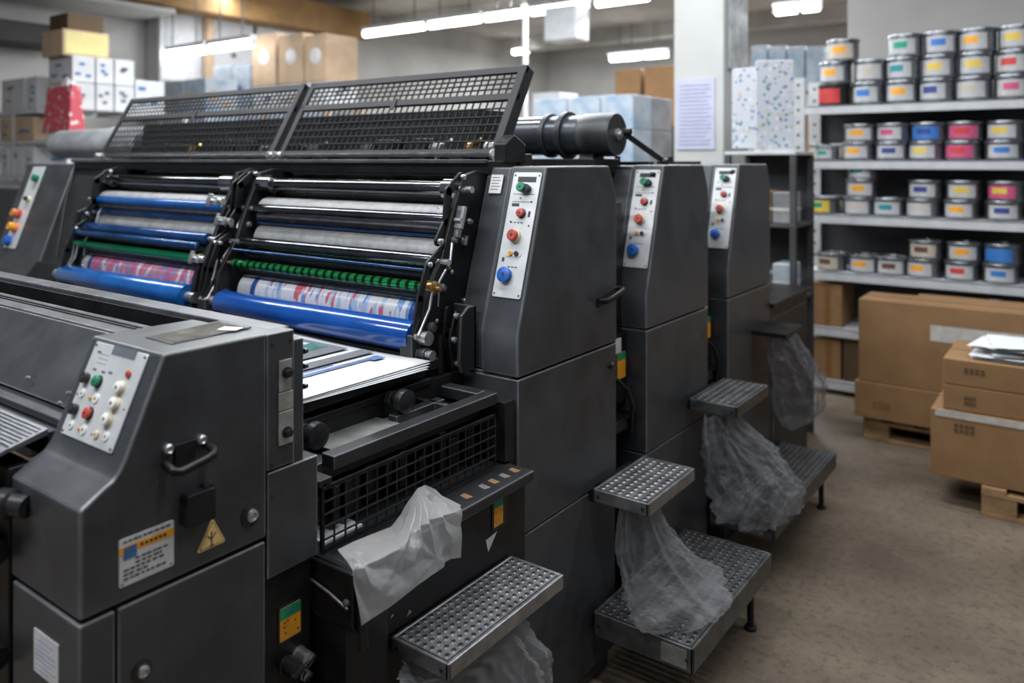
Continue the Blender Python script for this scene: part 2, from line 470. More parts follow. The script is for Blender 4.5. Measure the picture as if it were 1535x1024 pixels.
ROWY = 7.9
labs = ['leftmost tube light of the long bright row above the mesh guards', 'second tube light from the left in the long row at top centre',
        'third tube light from the left in the long row at top centre', 'tube light of the long row just left of the white square column', 'tube light cut by the top edge, left of the column']
for (a, c_), l in zip(((545, 638), (642, 722), (726, 785), (795, 882), (892, 975)), labs):
    A = P(a, 0, Y=ROWY); C_ = P(c_, 0, Y=ROWY)
    tube_light((A.x, ROWY, 3.43), (C_.x, ROWY, 3.43), l)
for (a, c_), l in zip(((245, 309), (314, 380)), ('leftmost tube light in front of the white wall cupboards', 'tube light beside the light brown cartons in front of the cupboards')):
    A = P(a, 0, Y=5.4); C_ = P(c_, 0, Y=5.4)
    tube_light((A.x, 5.4, 2.93), (C_.x, 5.4, 2.93), l)
for (a, c_, Y, z), l in zip(((914, 962, 12.4, 3.43), (965, 1003, 12.4, 3.43), (1160, 1198, 9.6, 3.43), (1200, 1231, 9.6, 3.43), (524, 560, 9.3, 3.42), (768, 793, 12.4, 3.72)),
                            ('distant tube light left of the column, left one of the pair', 'distant tube light touching the left edge of the column', 'tube light right of the column, left one of the pair',
                             'tube light right of the column, right one of the pair', 'small distant tube light beside the light brown cartons', 'small distant tube light behind the thin white pole')):
    A = P(a, 0, Y=Y); C_ = P(c_, 0, Y=Y)
    tube_light((A.x, Y, z), (C_.x, Y, z), l, rod=3.78 if Y > 9.4 and Y < 9.7 else 4.0)
A = P(787, 0, Y=8.6)
tag(obj('ceiling_pole', B().cyl((A.x, 8.6, 0), (A.x, 8.6, 4.0), .035, n=12), SHELFW), 'thin white pole from floor to ceiling behind the mesh guard', 'pole')
A = P(815, 0, Y=7.2); C_ = P(862, 0, Y=7.2)
t = thing('air_unit', 'white box-shaped air unit hanging under the ceiling tubes', 'air conditioner', ((A.x + C_.x) / 2, 7.2, 3.0))
obj('housing', B().box(A.x, C_.x, 7.2, 7.5, 2.93, 3.3), SHELFW, t, .02)
obj('hanger', B().cyl((A.x + .05, 7.35, 3.29), (A.x + .05, 7.35, 4.0), .01, n=6).cyl((C_.x - .05, 7.35, 3.29), (C_.x - .05, 7.35, 4.0), .01, n=6), GREYL, t)

# ================================================================== PRESS: printing unit


def panel_frame(O, u, n): return frame(O, u, n)


def button(M, x, y, r, h, m, ring=None, parent=None, name='button'):
    bb = B(M)
    mm = [m]
    if ring is not None:
        mm.append(ring); bb.mi = 1; bb.lathe((x, y, 0), (0, 0, 1), [(0, r * 1.18), (h * .45, r * 1.15), (h * .5, r * 1.0)], 20); bb.mi = 0
    bb.lathe((x, y, 0), (0, 0, 1), [(0, r * .92), (h * .55, r * .92), (h * .6, r), (h * .93, r), (h, r * .85), (h, .001)], 20)
    mm.append(INK); bb.mi = len(mm) - 1
    bb.lathe((x, y, h), (0, 0, 1), [(0, r * .28), (.0008, r * .26)], 10)
    return obj(name, bb, mm, parent)


def screws(b, M, pts, r=.004, h=.003):
    old = b.M; b.M = M
    for x, y in pts: b.lathe((x, y, 0), (0, 0, 1), [(0, r), (h * .7, r), (h, r * .6)], 10)
    b.M = old


CAB = [(1.763, 1.056), (1.763, 1.172), (1.907, 1.632), (2.272, 1.632), (2.322, 1.53), (2.322, 1.056)]


def unit_cabinet(t, full=True):
    """the side cabinet of a printing unit with its sloping control panel"""
    obj('upper_cover', B().prism(CAB, SIDE - .125, SIDE), GREY, t, .006)
    obj('lower_cover', B().box(-1.46, SIDE - .001, 1.766, 2.320, .62, 1.050).box(-1.46, SIDE - .004, 1.768, 2.318, .06, .614).box(-1.44, SIDE - .02, 1.79, 2.3, 0, .07), GREY, t, .004)
    b = B().prism([(1.775, 1.06), (1.772, 1.172), (1.912, 1.628), (1.99, 1.628), (1.86, 1.06)], -1.475, SIDE - .129)
    b.box(-1.475, -1.29, 1.772, 2.31, 1.046, 1.058)
    obj('slanted_cover', b, GREY, t, .005)
    # control plate on the slope
    up = Vector((0, .144, .46)).normalized(); n = Vector((0, -.46, .144)).normalized()
    O = Vector((SIDE - .06, 1.763, 1.172)) + up * .115
    M = frame(O, (1, 0, 0), n)
    pl = obj('control_plate', rrect(B(M), 0, .165, .098, .365, .006, .0005, .004), PLATE, t, .001)
    k = B(M)
    screws(k, M, [(-.042, -.008), (.042, -.008), (-.042, .338), (.042, .338)], .003, .006)
    k.box(-.03, .034, .318, .334, .004, .0046); k.box(-.036, .036, .258, .2595, .004, .0046); k.box(-.036, -.01, .245, .254, .004, .0046)
    k.box(-.038, .038, .281, .2822, .004, .0046)
    for i in range(4): k.box(-.03 + .012 * i, -.023 + .012 * i, .196, .199, .004, .0046)
    for i in range(3): k.box(-.012 + .012 * i, -.004 + .012 * i, .068, .071, .004, .0046)
    k.box(.026, .034, .215, .232, .004, .0046); k.box(-.036, -.028, .083, .095, .004, .0046)
    obj('printed_marks', k, INK, pl)
    button(M, -.002, .298, .014, .030, BTNG, None, pl, 'selector_knob')
    button(M, .012, .297, .012, .022, BTNK, None, pl, 'selector_knob')
    button(M, .004, .225, .0125, .018, BTNR, BTNK, pl)
    button(M, -.004, .158, .0165, .026, BTNO if t.name.endswith('1') else BTNR, CREAM, pl)
    kk = B(M); rrect(kk, 0, .108, .055, .018, .008, .004, .006)
    obj('button_strip', kk, PLATE, pl)
    button(M, -.008, .108, .007, .012, STKO, None, pl); button(M, .012, .108, .007, .012, BTNK, None, pl)
    button(M, -.012, .045, .0215, .022, BTNB, None, pl)
    kk = B(M); screws(kk, M, [(-.03, .2), (-.01, .27), (.03, .26), (.035, .19)], .0028, .006)
    obj('indicator', kk, BTNK, pl, sep=True)
    # small notice on the slanted cover
    M2 = frame(Vector((-1.43, 1.763, 1.172)) + up * .40, (1, 0, 0), n)
    kk = B(M2).box(-.022, .022, -.002, .055, -.002, .001); kk.mi = 1
    for i in range(5): kk.box(-.017, .01 + .006 * (i % 2), .045 - i * .009, .047 - i * .009, .001, .0014)
    obj('notice_plate', kk, [STKW, INK], t)
    return M


ULOC = Vector((-1.36, 2.04, 0))
U1 = thing('printing_unit', 'nearest printing unit with open rollers, mesh guards and grey side cabinet', 'printing press', ULOC, 'press units in line')
unit_cabinet(U1)
b = B(); Ms = side_frame(2.27, 1.0)
b.lathe((SIDE, 2.28, .985), (1, 0, 0), [(0, .011), (.008, .011), (.012, .008), (.012, .001)], 14)
obj('lock', b, BTNK, U1)
# grip on the cabinet's far edge
b = B()
b.tube([(SIDE - .002, 2.20, 1.205), (SIDE + .03, 2.205, 1.207), (SIDE + .034, 2.24, 1.214), (SIDE + .034, 2.30, 1.226), (SIDE + .03, 2.312, 1.229), (SIDE - .002, 2.318, 1.231)], .009, 10)
b.bar((SIDE + .004, 2.19, 1.20), (SIDE + .004, 2.315, 1.222), .008, .03)
obj('handle', b, BLACK, U1)

# other units: copies of the cabinet, with their own closed body
U2 = None
PITCH = .775


def full_body(t, dy):
    b = B().prism([(1.93 + dy, .05), (1.93 + dy, 1.60), (2.28 + dy, 1.60), (2.32 + dy, 1.05), (2.32 + dy, .05)], -4.55, -1.48)
    obj('body', b, BLACK, t, .01)


lab = ['second printing unit, its grey cabinet right behind the nearest one', 'third printing unit, the farthest grey cabinet before the column']
full_body(U1, .14)
UN = [U1]
for i in (1, 2):
    r = thing('printing_unit', lab[i - 1], 'printing press', ULOC + Vector((0, PITCH * i, 0)), 'press units in line')
    for ch in U1.children:
        if ch.name.split('.')[0] in ('body', 'lock', 'handle', 'notice_plate'): continue
        c = ch.copy(); COL.objects.link(c); c.parent = r
        for g in ch.children:
            d = g.copy(); COL.objects.link(d); d.parent = c
    dy = PITCH * i
    full_body(r, dy)
    # dark bay before the cabinet: recessed machine side with ledge, sticker, pipes
    b = B().box(-1.5, -1.36, 1.56 + dy, 1.77 + dy, .05, 1.5)
    b.box(-1.40, -1.30, 1.56 + dy, 1.77 + dy, .72, .76); b.cyl((-1.33, 1.60 + dy, .1), (-1.33, 1.60 + dy, .95), .012, n=8)
    b.box(-1.36, -1.335, 1.57 + dy, 1.76 + dy, .8, 1.04)
    b.tube([(-1.33, 1.66 + dy, .9), (-1.29, 1.68 + dy, .86), (-1.28, 1.7 + dy, .8), (-1.3, 1.72 + dy, .7)], .008)
    obj('recessed_frame', b, BLACK, r, .003)
    M = side_frame(1.715 + dy, .93, -1.335)
    b = rrect(B(M), 0, 0, .06, .09, .004, 0, .003); b.mi = 1; b.box(-.03, .03, .02, .045, .003, .0036); b.mi = 0
    obj('two_colour_sticker', b, [STKO, STKG], r)
    b = B(side_frame(1.69 + dy, 1.0, -1.335)).box(-.02, .02, -.022, .028, 0, .004); obj('small_label', b, STKW, r)
    # knob and seam on the side
    b = B().lathe((SIDE, 1.80 + dy, 1.60), (1, 0, 0), [(0, .01), (.012, .01), (.016, .006)], 12)
    obj('bolt', b, BTNK, r)
    UN.append(r)
UN[1].name = 'printing_unit'
# clips on top of the far units
for i, (x, y) in enumerate(((-1.5, 2.75), (-1.6, 3.45))):
    b = B().box(x - .06, x + .14, y, y + .05, 1.63, 1.644).cyl((x, y + .02, 1.64), (x, y + .02, 1.665), .012, n=10)
    obj('top_latch', b, BLACK, UN[i + 1])

# ------------------------------------------------------------------ roller nest of the nearest unit
XR0, XR1 = -1.50, -2.40       # right bay
XL0, XL1 = -2.60, -3.52       # left bay
ROLLS = [  # px, py of the right end in the photograph (x = XR0), radius, name, right mat, left mat
    (690, 284, .023, 'guide_shaft', DCHROME, DCHROME),
    (674, 330, .019, 'distributor_shaft', DCHROME, BLUE2),
    (655, 392, .021, 'distributor_shaft', DCHROME, BLUED),
    (642, 431, .0145, 'green_shaft', GREEN, GREENP),
    (625, 505, .043, 'blue_roller', BLUE, BLUE2)]


def roller(name, y, z, r, x0, x1, m, prof=None, parent=U1):
    L = abs(x1 - x0)
    pr = prof or [(0, r * .5), (.004, r * .96), (.008, r), (L - .008, r), (L - .004, r * .96), (L, r * .5)]
    return obj(name, B().lathe((x0, y, z), (-1, 0, 0), pr, 32), m, parent, ang=50)


for px, py, r, nm, mr_, ml in ROLLS:
    p = P(px, py, X=XR0)
    for x0, x1, m in ((XR0, XR1, mr_), (XL0, XL1, ml)):
        o = roller(nm, p.y, p.z, r, x0, x1, m)
        # journals (sub-part)
        jb = B().cyl((x0 + .045, p.y, p.z), (x0, p.y, p.z), r * .45, n=14).cyl((x1, p.y, p.z), (x1 - .07, p.y, p.z), r * .45, n=14)
        obj('journal', jb, STEEL if nm != 'green_shaft' else BRASS, o, sep=True)
        if nm == 'guide_shaft':
            cb = B().cyl((x0 + .02, p.y, p.z), (x0 - .055, p.y, p.z), r * 1.35, n=24).cyl((x1 + .04, p.y, p.z), (x1 - .03, p.y, p.z), r * 1.35, n=24)
            obj('collar', cb, CHROME, o, sep=True)
        if nm == 'green_shaft':
            obj('end_collar', B().lathe((x0 + .03, p.y, p.z), (-1, 0, 0), [(0, .012), (.004, .02), (.03, .02), (.04, .0145)], 20), BRASS, o, label='brass end collar')
# big cylinders behind the shafts
for (px, py, r, back, mr_, ml, nm) in [(664, 336, .050, .075, ROLLG, ROLLG, 'ink_cylinder'), (664, 387, .058, .07, ROLLG, ROLLG, 'ink_cylinder'),
                                       (652, 482, .062, .045, PRINT1, PRINT2, 'plate_cylinder')]:
    p = P(px, py, X=XR0)
    for x0, x1, m in ((XR0 - .01, XR1, mr_), (XL0, XL1, ml)):
        o = roller(nm, p.y + back, p.z, r, x0, x1, m)
        if nm == 'plate_cylinder':
            e = B(); q = Vector((x0 - .055, p.y + back, p.z)); e.lathe(q, (-1, 0, 0), [(0, r + .0006), (.022, r + .0006)], 32, False)
            e.lathe((x1 + .1, p.y + back, p.z), (-1, 0, 0), [(0, r + .0006), (.025, r + .0006)], 32, False)
            obj('blue_margin', e, mat('navy_print_band', (.02, .07, .26), .4) if x0 > -2 else MATS['navy_print_band'], o, sep=True)
            e = B().lathe((x0 - .001, p.y + back, p.z), (-1, 0, 0), [(0, r + .0008), (.054, r + .0008)], 32, False).lathe((x1 + .075, p.y + back, p.z), (-1, 0, 0), [(0, r + .0008), (.07, r + .0008)], 32, False)
            obj('pale_margin', e, PLATE, o, sep=True)
# dark rubber rollers filling the nest
for (px, py, r, back) in [(671, 347, .014, .02), (668, 356, .010, .02), (684, 303, .022, .07), (650, 415, .022, .05), (645, 446, .02, .03), (655, 458, .02, .06), (640, 405, .008, -.005)]:
    p = P(px, py, X=XR0)
    for x0, x1 in ((XR0, XR1), (XL0, XL1)):
        roller('form_roller', p.y + back, p.z, r if r > .01 else (.004 if x0 > -2 else .012), x0, x1, RUBBER if r > .01 else BLUED)
# dark backing behind the rollers
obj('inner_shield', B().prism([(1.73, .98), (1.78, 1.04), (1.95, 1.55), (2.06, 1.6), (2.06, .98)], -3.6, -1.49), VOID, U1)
# plate frames at the bay ends
FR = [(1.60, 1.10), (1.63, 1.26), (1.70, 1.37), (1.75, 1.50), (1.80, 1.605), (1.86, 1.62), (1.95, 1.60), (1.90, 1.4), (1.82, 1.2), (1.79, 1.06), (1.66, 1.04)]


def end_frame(x, th, mirrored=0, detail=True):
    o = obj('bearing_frame', B().prism(FR, x - th, x), BLACK, U1, .004)
    for (y, z, r, m) in [(1.655, 1.185, .022, STEEL), (1.70, 1.29, .016, STEEL), (1.75, 1.42, .014, STEEL), (1.795, 1.56, .013, CHROME), (1.84, 1.33, .012, BRASS),
                         (1.82, 1.47, .012, STEEL), (1.73, 1.16, .014, BRASS), (1.80, 1.24, .011, STEEL), (1.72, 1.345, .009, BRASS)]:
        for sg, xx in ((1, x), (-1, x - th)):
            obj('bolt', B().lathe((xx, y, z), (sg, 0, 0), [(0, r * .8), (.005, r * .8), (.008, r * .5), (.013, r * .5), (.014, r * .2)], 14), m if (m is BRASS or r < .0125) else GREYL, o)
    return o


def linkage(x, k=0):
    """curved lever rods hanging from the frame"""
    o = obj('lever_linkage', B().link([(1.80, 1.60), (1.745, 1.56), (1.735, 1.47), (1.70, 1.42)], x, x + .008, .014)
            .link([(1.72, 1.40), (1.655, 1.36), (1.62, 1.27), (1.60, 1.17)], x + .004, x + .012, .011)
            .link([(1.745, 1.33), (1.70, 1.30), (1.68, 1.2), (1.63, 1.12)], x - .004, x + .004, .009), BLACK, U1, .002)
    b = B()
    b.tube([(x + .018, 1.785, 1.47), (x + .02, 1.745, 1.42), (x + .02, 1.735, 1.36), (x + .018, 1.69, 1.31), (x + .016, 1.685, 1.24)], .0045)
    b.tube([(x + .022, 1.66, 1.30), (x + .022, 1.645, 1.24), (x + .02, 1.60, 1.17)], .004)
    b.tube([(x - .012, 1.66, 1.30), (x - .012, 1.65, 1.24), (x - .012, 1.61, 1.17)], .004)
    obj('steel_rod', b, STEEL, o, sep=True)
    b = B()
    for y, z, r in ((1.80, 1.60, .008), (1.70, 1.42, .009), (1.655, 1.36, .008), (1.60, 1.17, .009), (1.745, 1.33, .007), (1.68, 1.2, .007)):
        b.lathe((x + .01, y, z), (1, 0, 0), [(0, r), (.01, r), (.013, r * .5)], 12)
    obj('pivot', b, STEEL, o, sep=True)
    return o


for x, th in ((-1.478, .018), (-2.43, .02), (-2.56, .02), (-3.53, .02)): end_frame(x, th)
for x in (-1.497, -2.475, -2.505, -3.50): linkage(x)
# bearing blocks at the frame foot
for x in (-1.50, -2.46, -3.50):
    b = B().box(x - .03, x + .015, 1.585, 1.63, 1.10, 1.175); b.box(x - .02, x + .03, 1.62, 1.68, 1.07, 1.10)
    b.cyl((x + .01, 1.62, 1.12), (x + .04, 1.62, 1.12), .02, n=16)
    obj('bearing_block', b, GREYD, U1, .004)
    obj('bolt', B().cyl((x + .041, 1.62, 1.12), (x + .06, 1.62, 1.12), .014, n=12), STEEL, U1)
# steel clips
b = B(); M = frame(P(690, 328, X=-1.47), (1, 0, 0), (0, -1, .3))
b.M = M; b.box(-.02, .018, -.03, .035, 0, .012); b.mi = 1; b.box(-.012, .008, .0, .022, .012, .013); b.mi = 0; b.box(-.02, .006, -.055, -.03, -.01, .008)
obj('steel_clip', b, [STEEL, GREYL], U1, .002)
b = B(M).hexa([(-.02, -.01, 0), (-.03, -.03, 0), (-.075, .0, 0), (-.095, .02, 0), (-.09, .035, 0), (-.06, .015, 0)], [(-.02, -.01, .005), (-.03, -.03, .005), (-.075, .0, .005), (-.095, .02, .005), (-.09, .035, .005), (-.06, .015, .005)])
obj('latch_lever', b, STEEL, U1, .001)
for (px, py, X) in ((322, 302, -2.52), (295, 388, -2.58), (334, 332, -2.50)):
    q = P(px, py, X=X); b = B(frame(q, (1, 0, 0), (0, -1, .3)))
    b.box(-.035, .03, -.014, .014, 0, .012); b.box(-.035, -.015, -.02, .026, 0, .01); b.cyl((.03, 0, .004), (.055, 0, .004), .013, n=12); b.cyl((0, 0, .01), (0, 0, .022), .008, n=10)
    obj('steel_clip', b, STEEL, U1, .002)
q = P(695, 362, X=-1.475)
obj('steel_clip', B(frame(q, (1, 0, 0), (0, -1, .3))).box(-.018, .016, -.012, .016, 0, .01).cyl((0, .002, .01), (0, .002, .016), .008, n=12), STEEL, U1, .002)
# folding hinge bracket under the slanted cover
o = obj('hinge_bracket', B().prism([(1.70, 1.06), (1.69, 1.09), (1.70, 1.22), (1.73, 1.24), (1.765, 1.24), (1.765, 1.06)], -1.50, -1.485)
        .prism([(1.70, 1.06), (1.69, 1.09), (1.70, 1.22), (1.73, 1.24), (1.765, 1.24), (1.765, 1.06)], -1.415, -1.405).box(-1.50, -1.405, 1.752, 1.766, 1.06, 1.24), GREYD, U1, .003)
b = B().link([(1.71, 1.23), (1.70, 1.16), (1.72, 1.08)], -1.47, -1.46, .01).link([(1.72, 1.22), (1.695, 1.15), (1.705, 1.075)], -1.445, -1.437, .008)
obj('arm', b, BLACK, o, .002)
b = B()
for y, z in ((1.70, 1.15), (1.71, 1.215), (1.715, 1.08)): b.lathe((-1.437, y, z), (1, 0, 0), [(0, .009), (.012, .009), (.015, .004)], 12)
obj('bolt', b, STEEL, o, sep=True)
b = B().tube([(-1.475, 1.69, 1.16), (-1.475, 1.685, 1.0), (-1.475, 1.69, .95)], .012, 10)
obj('hose', b, BLACK, U1, sep=True)
# left-hand cabinet of the unit
LX = -3.62
b = B().prism([(1.72, .9), (1.72, 1.12), (1.90, 1.632), (2.3, 1.632), (2.3, .9)], -4.52, -4.02)
obj('left_cover', b, GREY, U1, .006)
b = B().prism([(1.74, .9), (1.74, 1.12), (1.915, 1.625), (2.3, 1.625), (2.3, .9)], -4.015, -3.66)
obj('left_slanted_cover', b, GREYD, U1, .006)
up = Vector((0, .18, .512)).normalized(); n = Vector((0, -.512, .18)).normalized()
M = frame(Vector((-4.37, 1.72, 1.12)) + up * .10, (1, 0, 0), n)
pl = obj('control_plate', rrect(B(M), 0, .21, .13, .43, .008, .0005, .004), PLATE, U1, .001)
button(M, .03, .36, .02, .03, BTNG, None, pl, 'selector_knob'); button(M, .02, .25, .012, .03, BTNK, CREAM, pl)
button(M, -.02, .17, .02, .045, BTNO, BTNR, pl); button(M, -.0, .10, .02, .045, STKO, BTNO, pl); button(M, -.02, .03, .026, .03, BTNB, None, pl)
b = B()
for (y, z) in ((1.80, 1.5), (1.78, 1.43), (1.72, 1.33), (1.70, 1.2), (1.84, 1.55), (1.66, 1.15)):
    b.lathe((-3.6, y, z), (1, 0, 0), [(0, .022), (.02, .022), (.026, .012), (.05, .012)], 12)
obj('bolt', b, STEEL, U1, sep=True)
b = B().tube([(-3.58, 1.78, 1.45), (-3.56, 1.70, 1.42), (-3.56, 1.68, 1.3), (-3.58, 1.72, 1.25)], .012, 8).tube([(-3.6, 1.72, 1.3), (-3.6, 1.65, 1.2), (-3.6, 1.6, 1.1)], .008, 8)
b.tube([(-3.95, 1.86, 1.58), (-3.90, 1.80, 1.44), (-3.85, 1.74, 1.2)], .006, 6)
obj('hose', b, BLACK, U1, sep=True)
b = B().prism([(1.64, 1.0), (1.66, 1.1), (1.72, 1.18), (1.76, 1.16), (1.76, 1.0)], -4.0, -3.7)
obj('hinge_bracket', b, BLACK, U1, .005)
# beam over the rollers and the hinge rail of the guards
b = B().box(-4.03, -1.46, 1.90, 2.04, 1.605, 1.648); obj('top_beam', b, BLACK, U1, .004)
b = B().box(-4.03, -1.47, 1.885, 1.902, 1.640, 1.652); obj('beam_edge', b, GREYL, U1, .002)
b = B().cyl((-3.98, 2.0, 1.668), (-1.50, 2.0, 1.668), .008, n=10)
obj('hinge_rod', b, CHROME, U1)
for x in (-1.505, -2.585, -2.625, -3.97):
    b = B().cyl((x - .025, 2.0, 1.668), (x + .025, 2.0, 1.668), .016, n=14).box(x - .012, x + .012, 1.985, 2.03, 1.64, 1.66).cyl((x, 1.975, 1.672), (x, 2.0, 1.668), .013, n=10)
    obj('hinge', b, STEEL, U1, .002)
b = B().prism([(1.97, 1.64), (1.97, 1.70), (2.02, 1.73), (2.08, 1.70), (2.08, 1.64)], -1.50, -1.455)
obj('hinge_cheek', b, BLACK, U1, .004)

# mesh guard lids: each lid a part with wires as its own part


def guard_lid(x0, x1):
    b0 = Vector((0, 2.01, 1.668)); t0 = Vector((0, 2.174, 1.958)); a = (t0 - b0)
    up = a.normalized(); L = a.length; n = Vector((0, -up.z, up.y))
    M = frame(Vector((x0, b0.y, b0.z)), (1, 0, 0), n)
    w = x1 - x0
    f = B(M); s = .018
    # frame x to the right, y up the slope
    f.box(0, .026, 0, L, 0, .012).box(w - .03, w, 0, L, 0, .016).box(0, w, 0, .014, 0, .012).box(0, w, L - .026, L, 0, .012).box(0, w, L * .60, L * .60 + .026, -.002, .012)
    f.box(w - .004, w, 0, L, -.03, .0).box(0, w, L - .003, L, -.03, .0).box(w * .48, w * .48 + .02, L * .60 - .02, L * .60 + .03, .012, .016)
    lid = obj('guard_lid', f, LIDM, U1, .002)
    for (y0, y1, ny, nm) in ((.014, L * .60, 6, 'wire_mesh'), (L * .60 + .026, L - .026, 4, 'wire_mesh')):
        g = B(M); nx = int(w / .031)
        for i in range(1, nx): x = .026 + (w - .056) * i / nx; g.bar((x, y0 - .004, .004), (x, y1 + .004, .004), .0042, .0042)
        for j in range(1, ny): y = y0 + (y1 - y0) * j / ny; g.bar((.02, y, .0075), (w - .02, y, .0075), .0042, .0042)
        obj(nm, g, WIRE, lid)
    return lid


guard_lid(-2.585, -1.505); guard_lid(-3.985, -2.62)
# mechanics under and behind the guards
b = B(); rnd = random.Random(5)
for x in [-3.8 + .17 * i for i in range(14)]:
    h = rnd.uniform(.02, .09); b.box(x, x + rnd.uniform(.05, .13), 2.06, 2.14, 1.6, 1.65 + h)
b.cyl((-3.9, 2.12, 1.66), (-1.5, 2.12, 1.66), .018, n=12)
b.prism([(2.17, 1.60), (2.20, 1.83), (2.36, 1.83), (2.40, 1.60)], -3.93, -1.74)
obj('ink_duct_drive', b, VOID, U1, .004)
for i, (x, m) in enumerate(((-1.62, STEEL), (-1.73, BRASS), (-1.86, STEEL), (-2.2, GREYL), (-2.5, GREYL), (-2.8, STEEL), (-3.1, STEEL), (-3.35, BRASS), (-3.6, GREYL))):
    b = B().cyl((x, 2.09, 1.69), (x + .05, 2.09, 1.69), .02, n=12).cyl((x + .02, 2.09, 1.64), (x + .02, 2.09, 1.71), .008, n=8).cyl((x - .02, 2.1, 1.665), (x + .08, 2.1, 1.72), .007, n=8)
    obj('adjusting_screw', b, m, U1)

# long drive cylinder lying over the second unit
t = thing('drive_cylinder', 'long dark motor cylinder lying across the press behind the mesh guards', 'cylinder', (-2.6, 2.607, 1.6))
R = .082; c = P(908, 202, Y=2.62); YC, ZC = c.y, c.z
b = B().lathe((-1.55, YC, ZC), (-1, 0, 0), [(0, R * .93), (.30, R * .93), (.30, R * .97), (3.1, R * .97)], 40)
obj('barrel', b, mat('blue_grey_paint', (.055, .062, .075), .3, .4, .2, 6), t)
b = B().lathe((-1.42, YC, ZC), (-1, 0, 0), [(0, R * .5), (0, R * .95), (.012, R), (.13, R), (.14, R * .93)], 40).lathe((-1.62, YC, ZC), (-1, 0, 0), [(0, R * .9), (.004, R * 1.12), (.022, R * 1.12), (.028, R * .9)], 40).lathe((-1.70, YC, ZC), (-1, 0, 0), [(0, R * .9), (.003, R * 1.05), (.02, R * 1.05), (.025, R * .9)], 40)
obj('end_drum', b, GREYD, t)
obj('hub', B().lathe((-1.42, YC, ZC), (1, 0, 0), [(0, .022), (.01, .022), (.012, .012), (.02, .012), (.021, .003)], 16), STEEL, t)
obj('lever', B().bar((-1.40, YC + .03, ZC - .0), (-1.30, YC + .14, 1.645), .014, .02).cyl((-1.41, YC + .03, ZC + .01), (-1.38, YC + .03, ZC + .01), .014, n=12).cyl((-1.31, YC + .14, 1.645), (-1.28, YC + .14, 1.645), .012, n=12), BLACK, t, .002)
b = B().prism([(YC - .07, 1.60), (YC - .03, ZC - .05), (YC + .03, ZC - .05), (YC + .07, 1.60)], -1.56, -1.50).prism([(YC - .07, 1.60), (YC - .03, ZC - .05), (YC + .03, ZC - .05), (YC + .07, 1.60)], -4.4, -4.3)
b.box(-4.4, -1.46, YC - .1, YC + .1, 1.60, 1.655)
obj('cradle', b, BLACK, t, .003)
b = B()
for (dy, dz) in ((-.06, .05), (-.045, .066)): b.cyl((-2.3, YC + dy, ZC + dz), (-1.72, YC + dy, ZC + dz), .006, n=8)
obj('pipe', b, STEEL, t, sep=True)
obj('left_sleeve', B().lathe((-4.65, YC, ZC + .01), (-1, 0, 0), [(0, .085), (.0, .105), (.35, .105), (.35, .098), (1.05, .098), (1.12, .08), (1.12, .03)], 32), mat('pale_wrap', (.35, .36, .38), .35, .2, .25, 7), t, label='pale wrapped sleeve of the cylinder')

# ================================================================== DELIVERY CONSOLE (nearest)
SP = lambda px, py: (lambda q: (q.y, q.z))(P(px, py, X=SIDE))
T = thing('delivery_console', 'nearest grey press console with sloping button panel and long slatted table', 'press console', (-1.38, .8, 0))
up_pts = [SP(120, 933), SP(117, 767), SP(160, 731), SP(178, 712), SP(187, 694), SP(195, 669), SP(246, 531), (.948, 1.322), (.948, .932)]
prof = [(.603, .938), (.603, 1.108), (.635, 1.133), (.652, 1.147), (.664, 1.163), (.673, 1.185), up_pts[6], (.947, 1.322), (.947, .938)]
sl = SP(187, 690); prof[2:6] = [(.640, 1.131), (.655, 1.139), (sl[0] - .009, sl[1] - .016), sl]
b = B().prism(prof, -1.5, SIDE); obj('upper_housing', b, GREY, T, .005)
obj('end_cover', B().box(-1.44, SIDE - .0005, .9485, 1.012, 1.06, 1.320).box(-1.43, SIDE - .006, 1.0125, 1.04, 1.045, 1.298), GREY, T, .003)
obj('side_cover', B().box(-1.42, SIDE - .0015, .9505, 1.072, .855, 1.056), GREY, T, .003)
obj('base_recess', B().box(-1.42, SIDE - .02, .951, 1.070, .05, .853).box(-1.47, SIDE - .03, .62, .94, 0, .06), BLACK, T, .003)
seamY = P(176, 1000, X=SIDE).y
obj('corner_post', B().box(-1.495, SIDE - .002, .603, seamY - .002, .05, .930), GREY, T, .004)
d = obj('cabinet_door', B().box(-1.30, SIDE - .002, seamY + .002, .946, .08, .930), GREY, T, .004)
obj('door_recess', B().box(-1.49, -1.31, .61, .94, .05, .928), VOID, T)


def lock(q, r, parent):
    b = B().lathe(q, (1, 0, 0), [(0, r), (.003, r), (.004, r * .75), (.006, r * .62)], 24)
    o = obj('lock', b, BTNK, parent)
    obj('lock_barrel', B().lathe(q + Vector((.005, 0, 0)), (1, 0, 0), [(0, r * .6), (.005, r * .55), (.007, r * .35), (.004, r * .3), (.004, .001)], 20), STEEL, o)


lock(P(212, 1005, X=SIDE - .002), .017, d); lock(P(375, 772, X=SIDE), .02, T)
# handle
hb = B(); a0 = P(245, 690, X=SIDE); a1 = P(313, 672, X=SIDE)
o = obj('grip_bracket', B().box(SIDE, SIDE + .006, P(260, 0, X=SIDE).y, P(291, 0, X=SIDE).y, P(270, 697, X=SIDE).z, P(270, 663, X=SIDE).z), BLACK, T, .002)
hb.tube([(SIDE, .743, 1.140), (SIDE + .028, .742, 1.132), (SIDE + .034, .752, 1.131), (SIDE + .034, .80, 1.138), (SIDE + .034, .812, 1.142), (SIDE + .028, .818, 1.146), (SIDE, .818, 1.152)], .0075, 12)
obj('grip', hb, BLACK, o)
b = B()
for px, py in ((250, 672), (300, 658)):
    q = P(px, py, X=SIDE); b.lathe(q, (1, 0, 0), [(0, .0085), (.008, .0085), (.011, .006), (.009, .004), (.009, .001)], 16)
obj('grip_bolt', b, STEEL, o, sep=True)
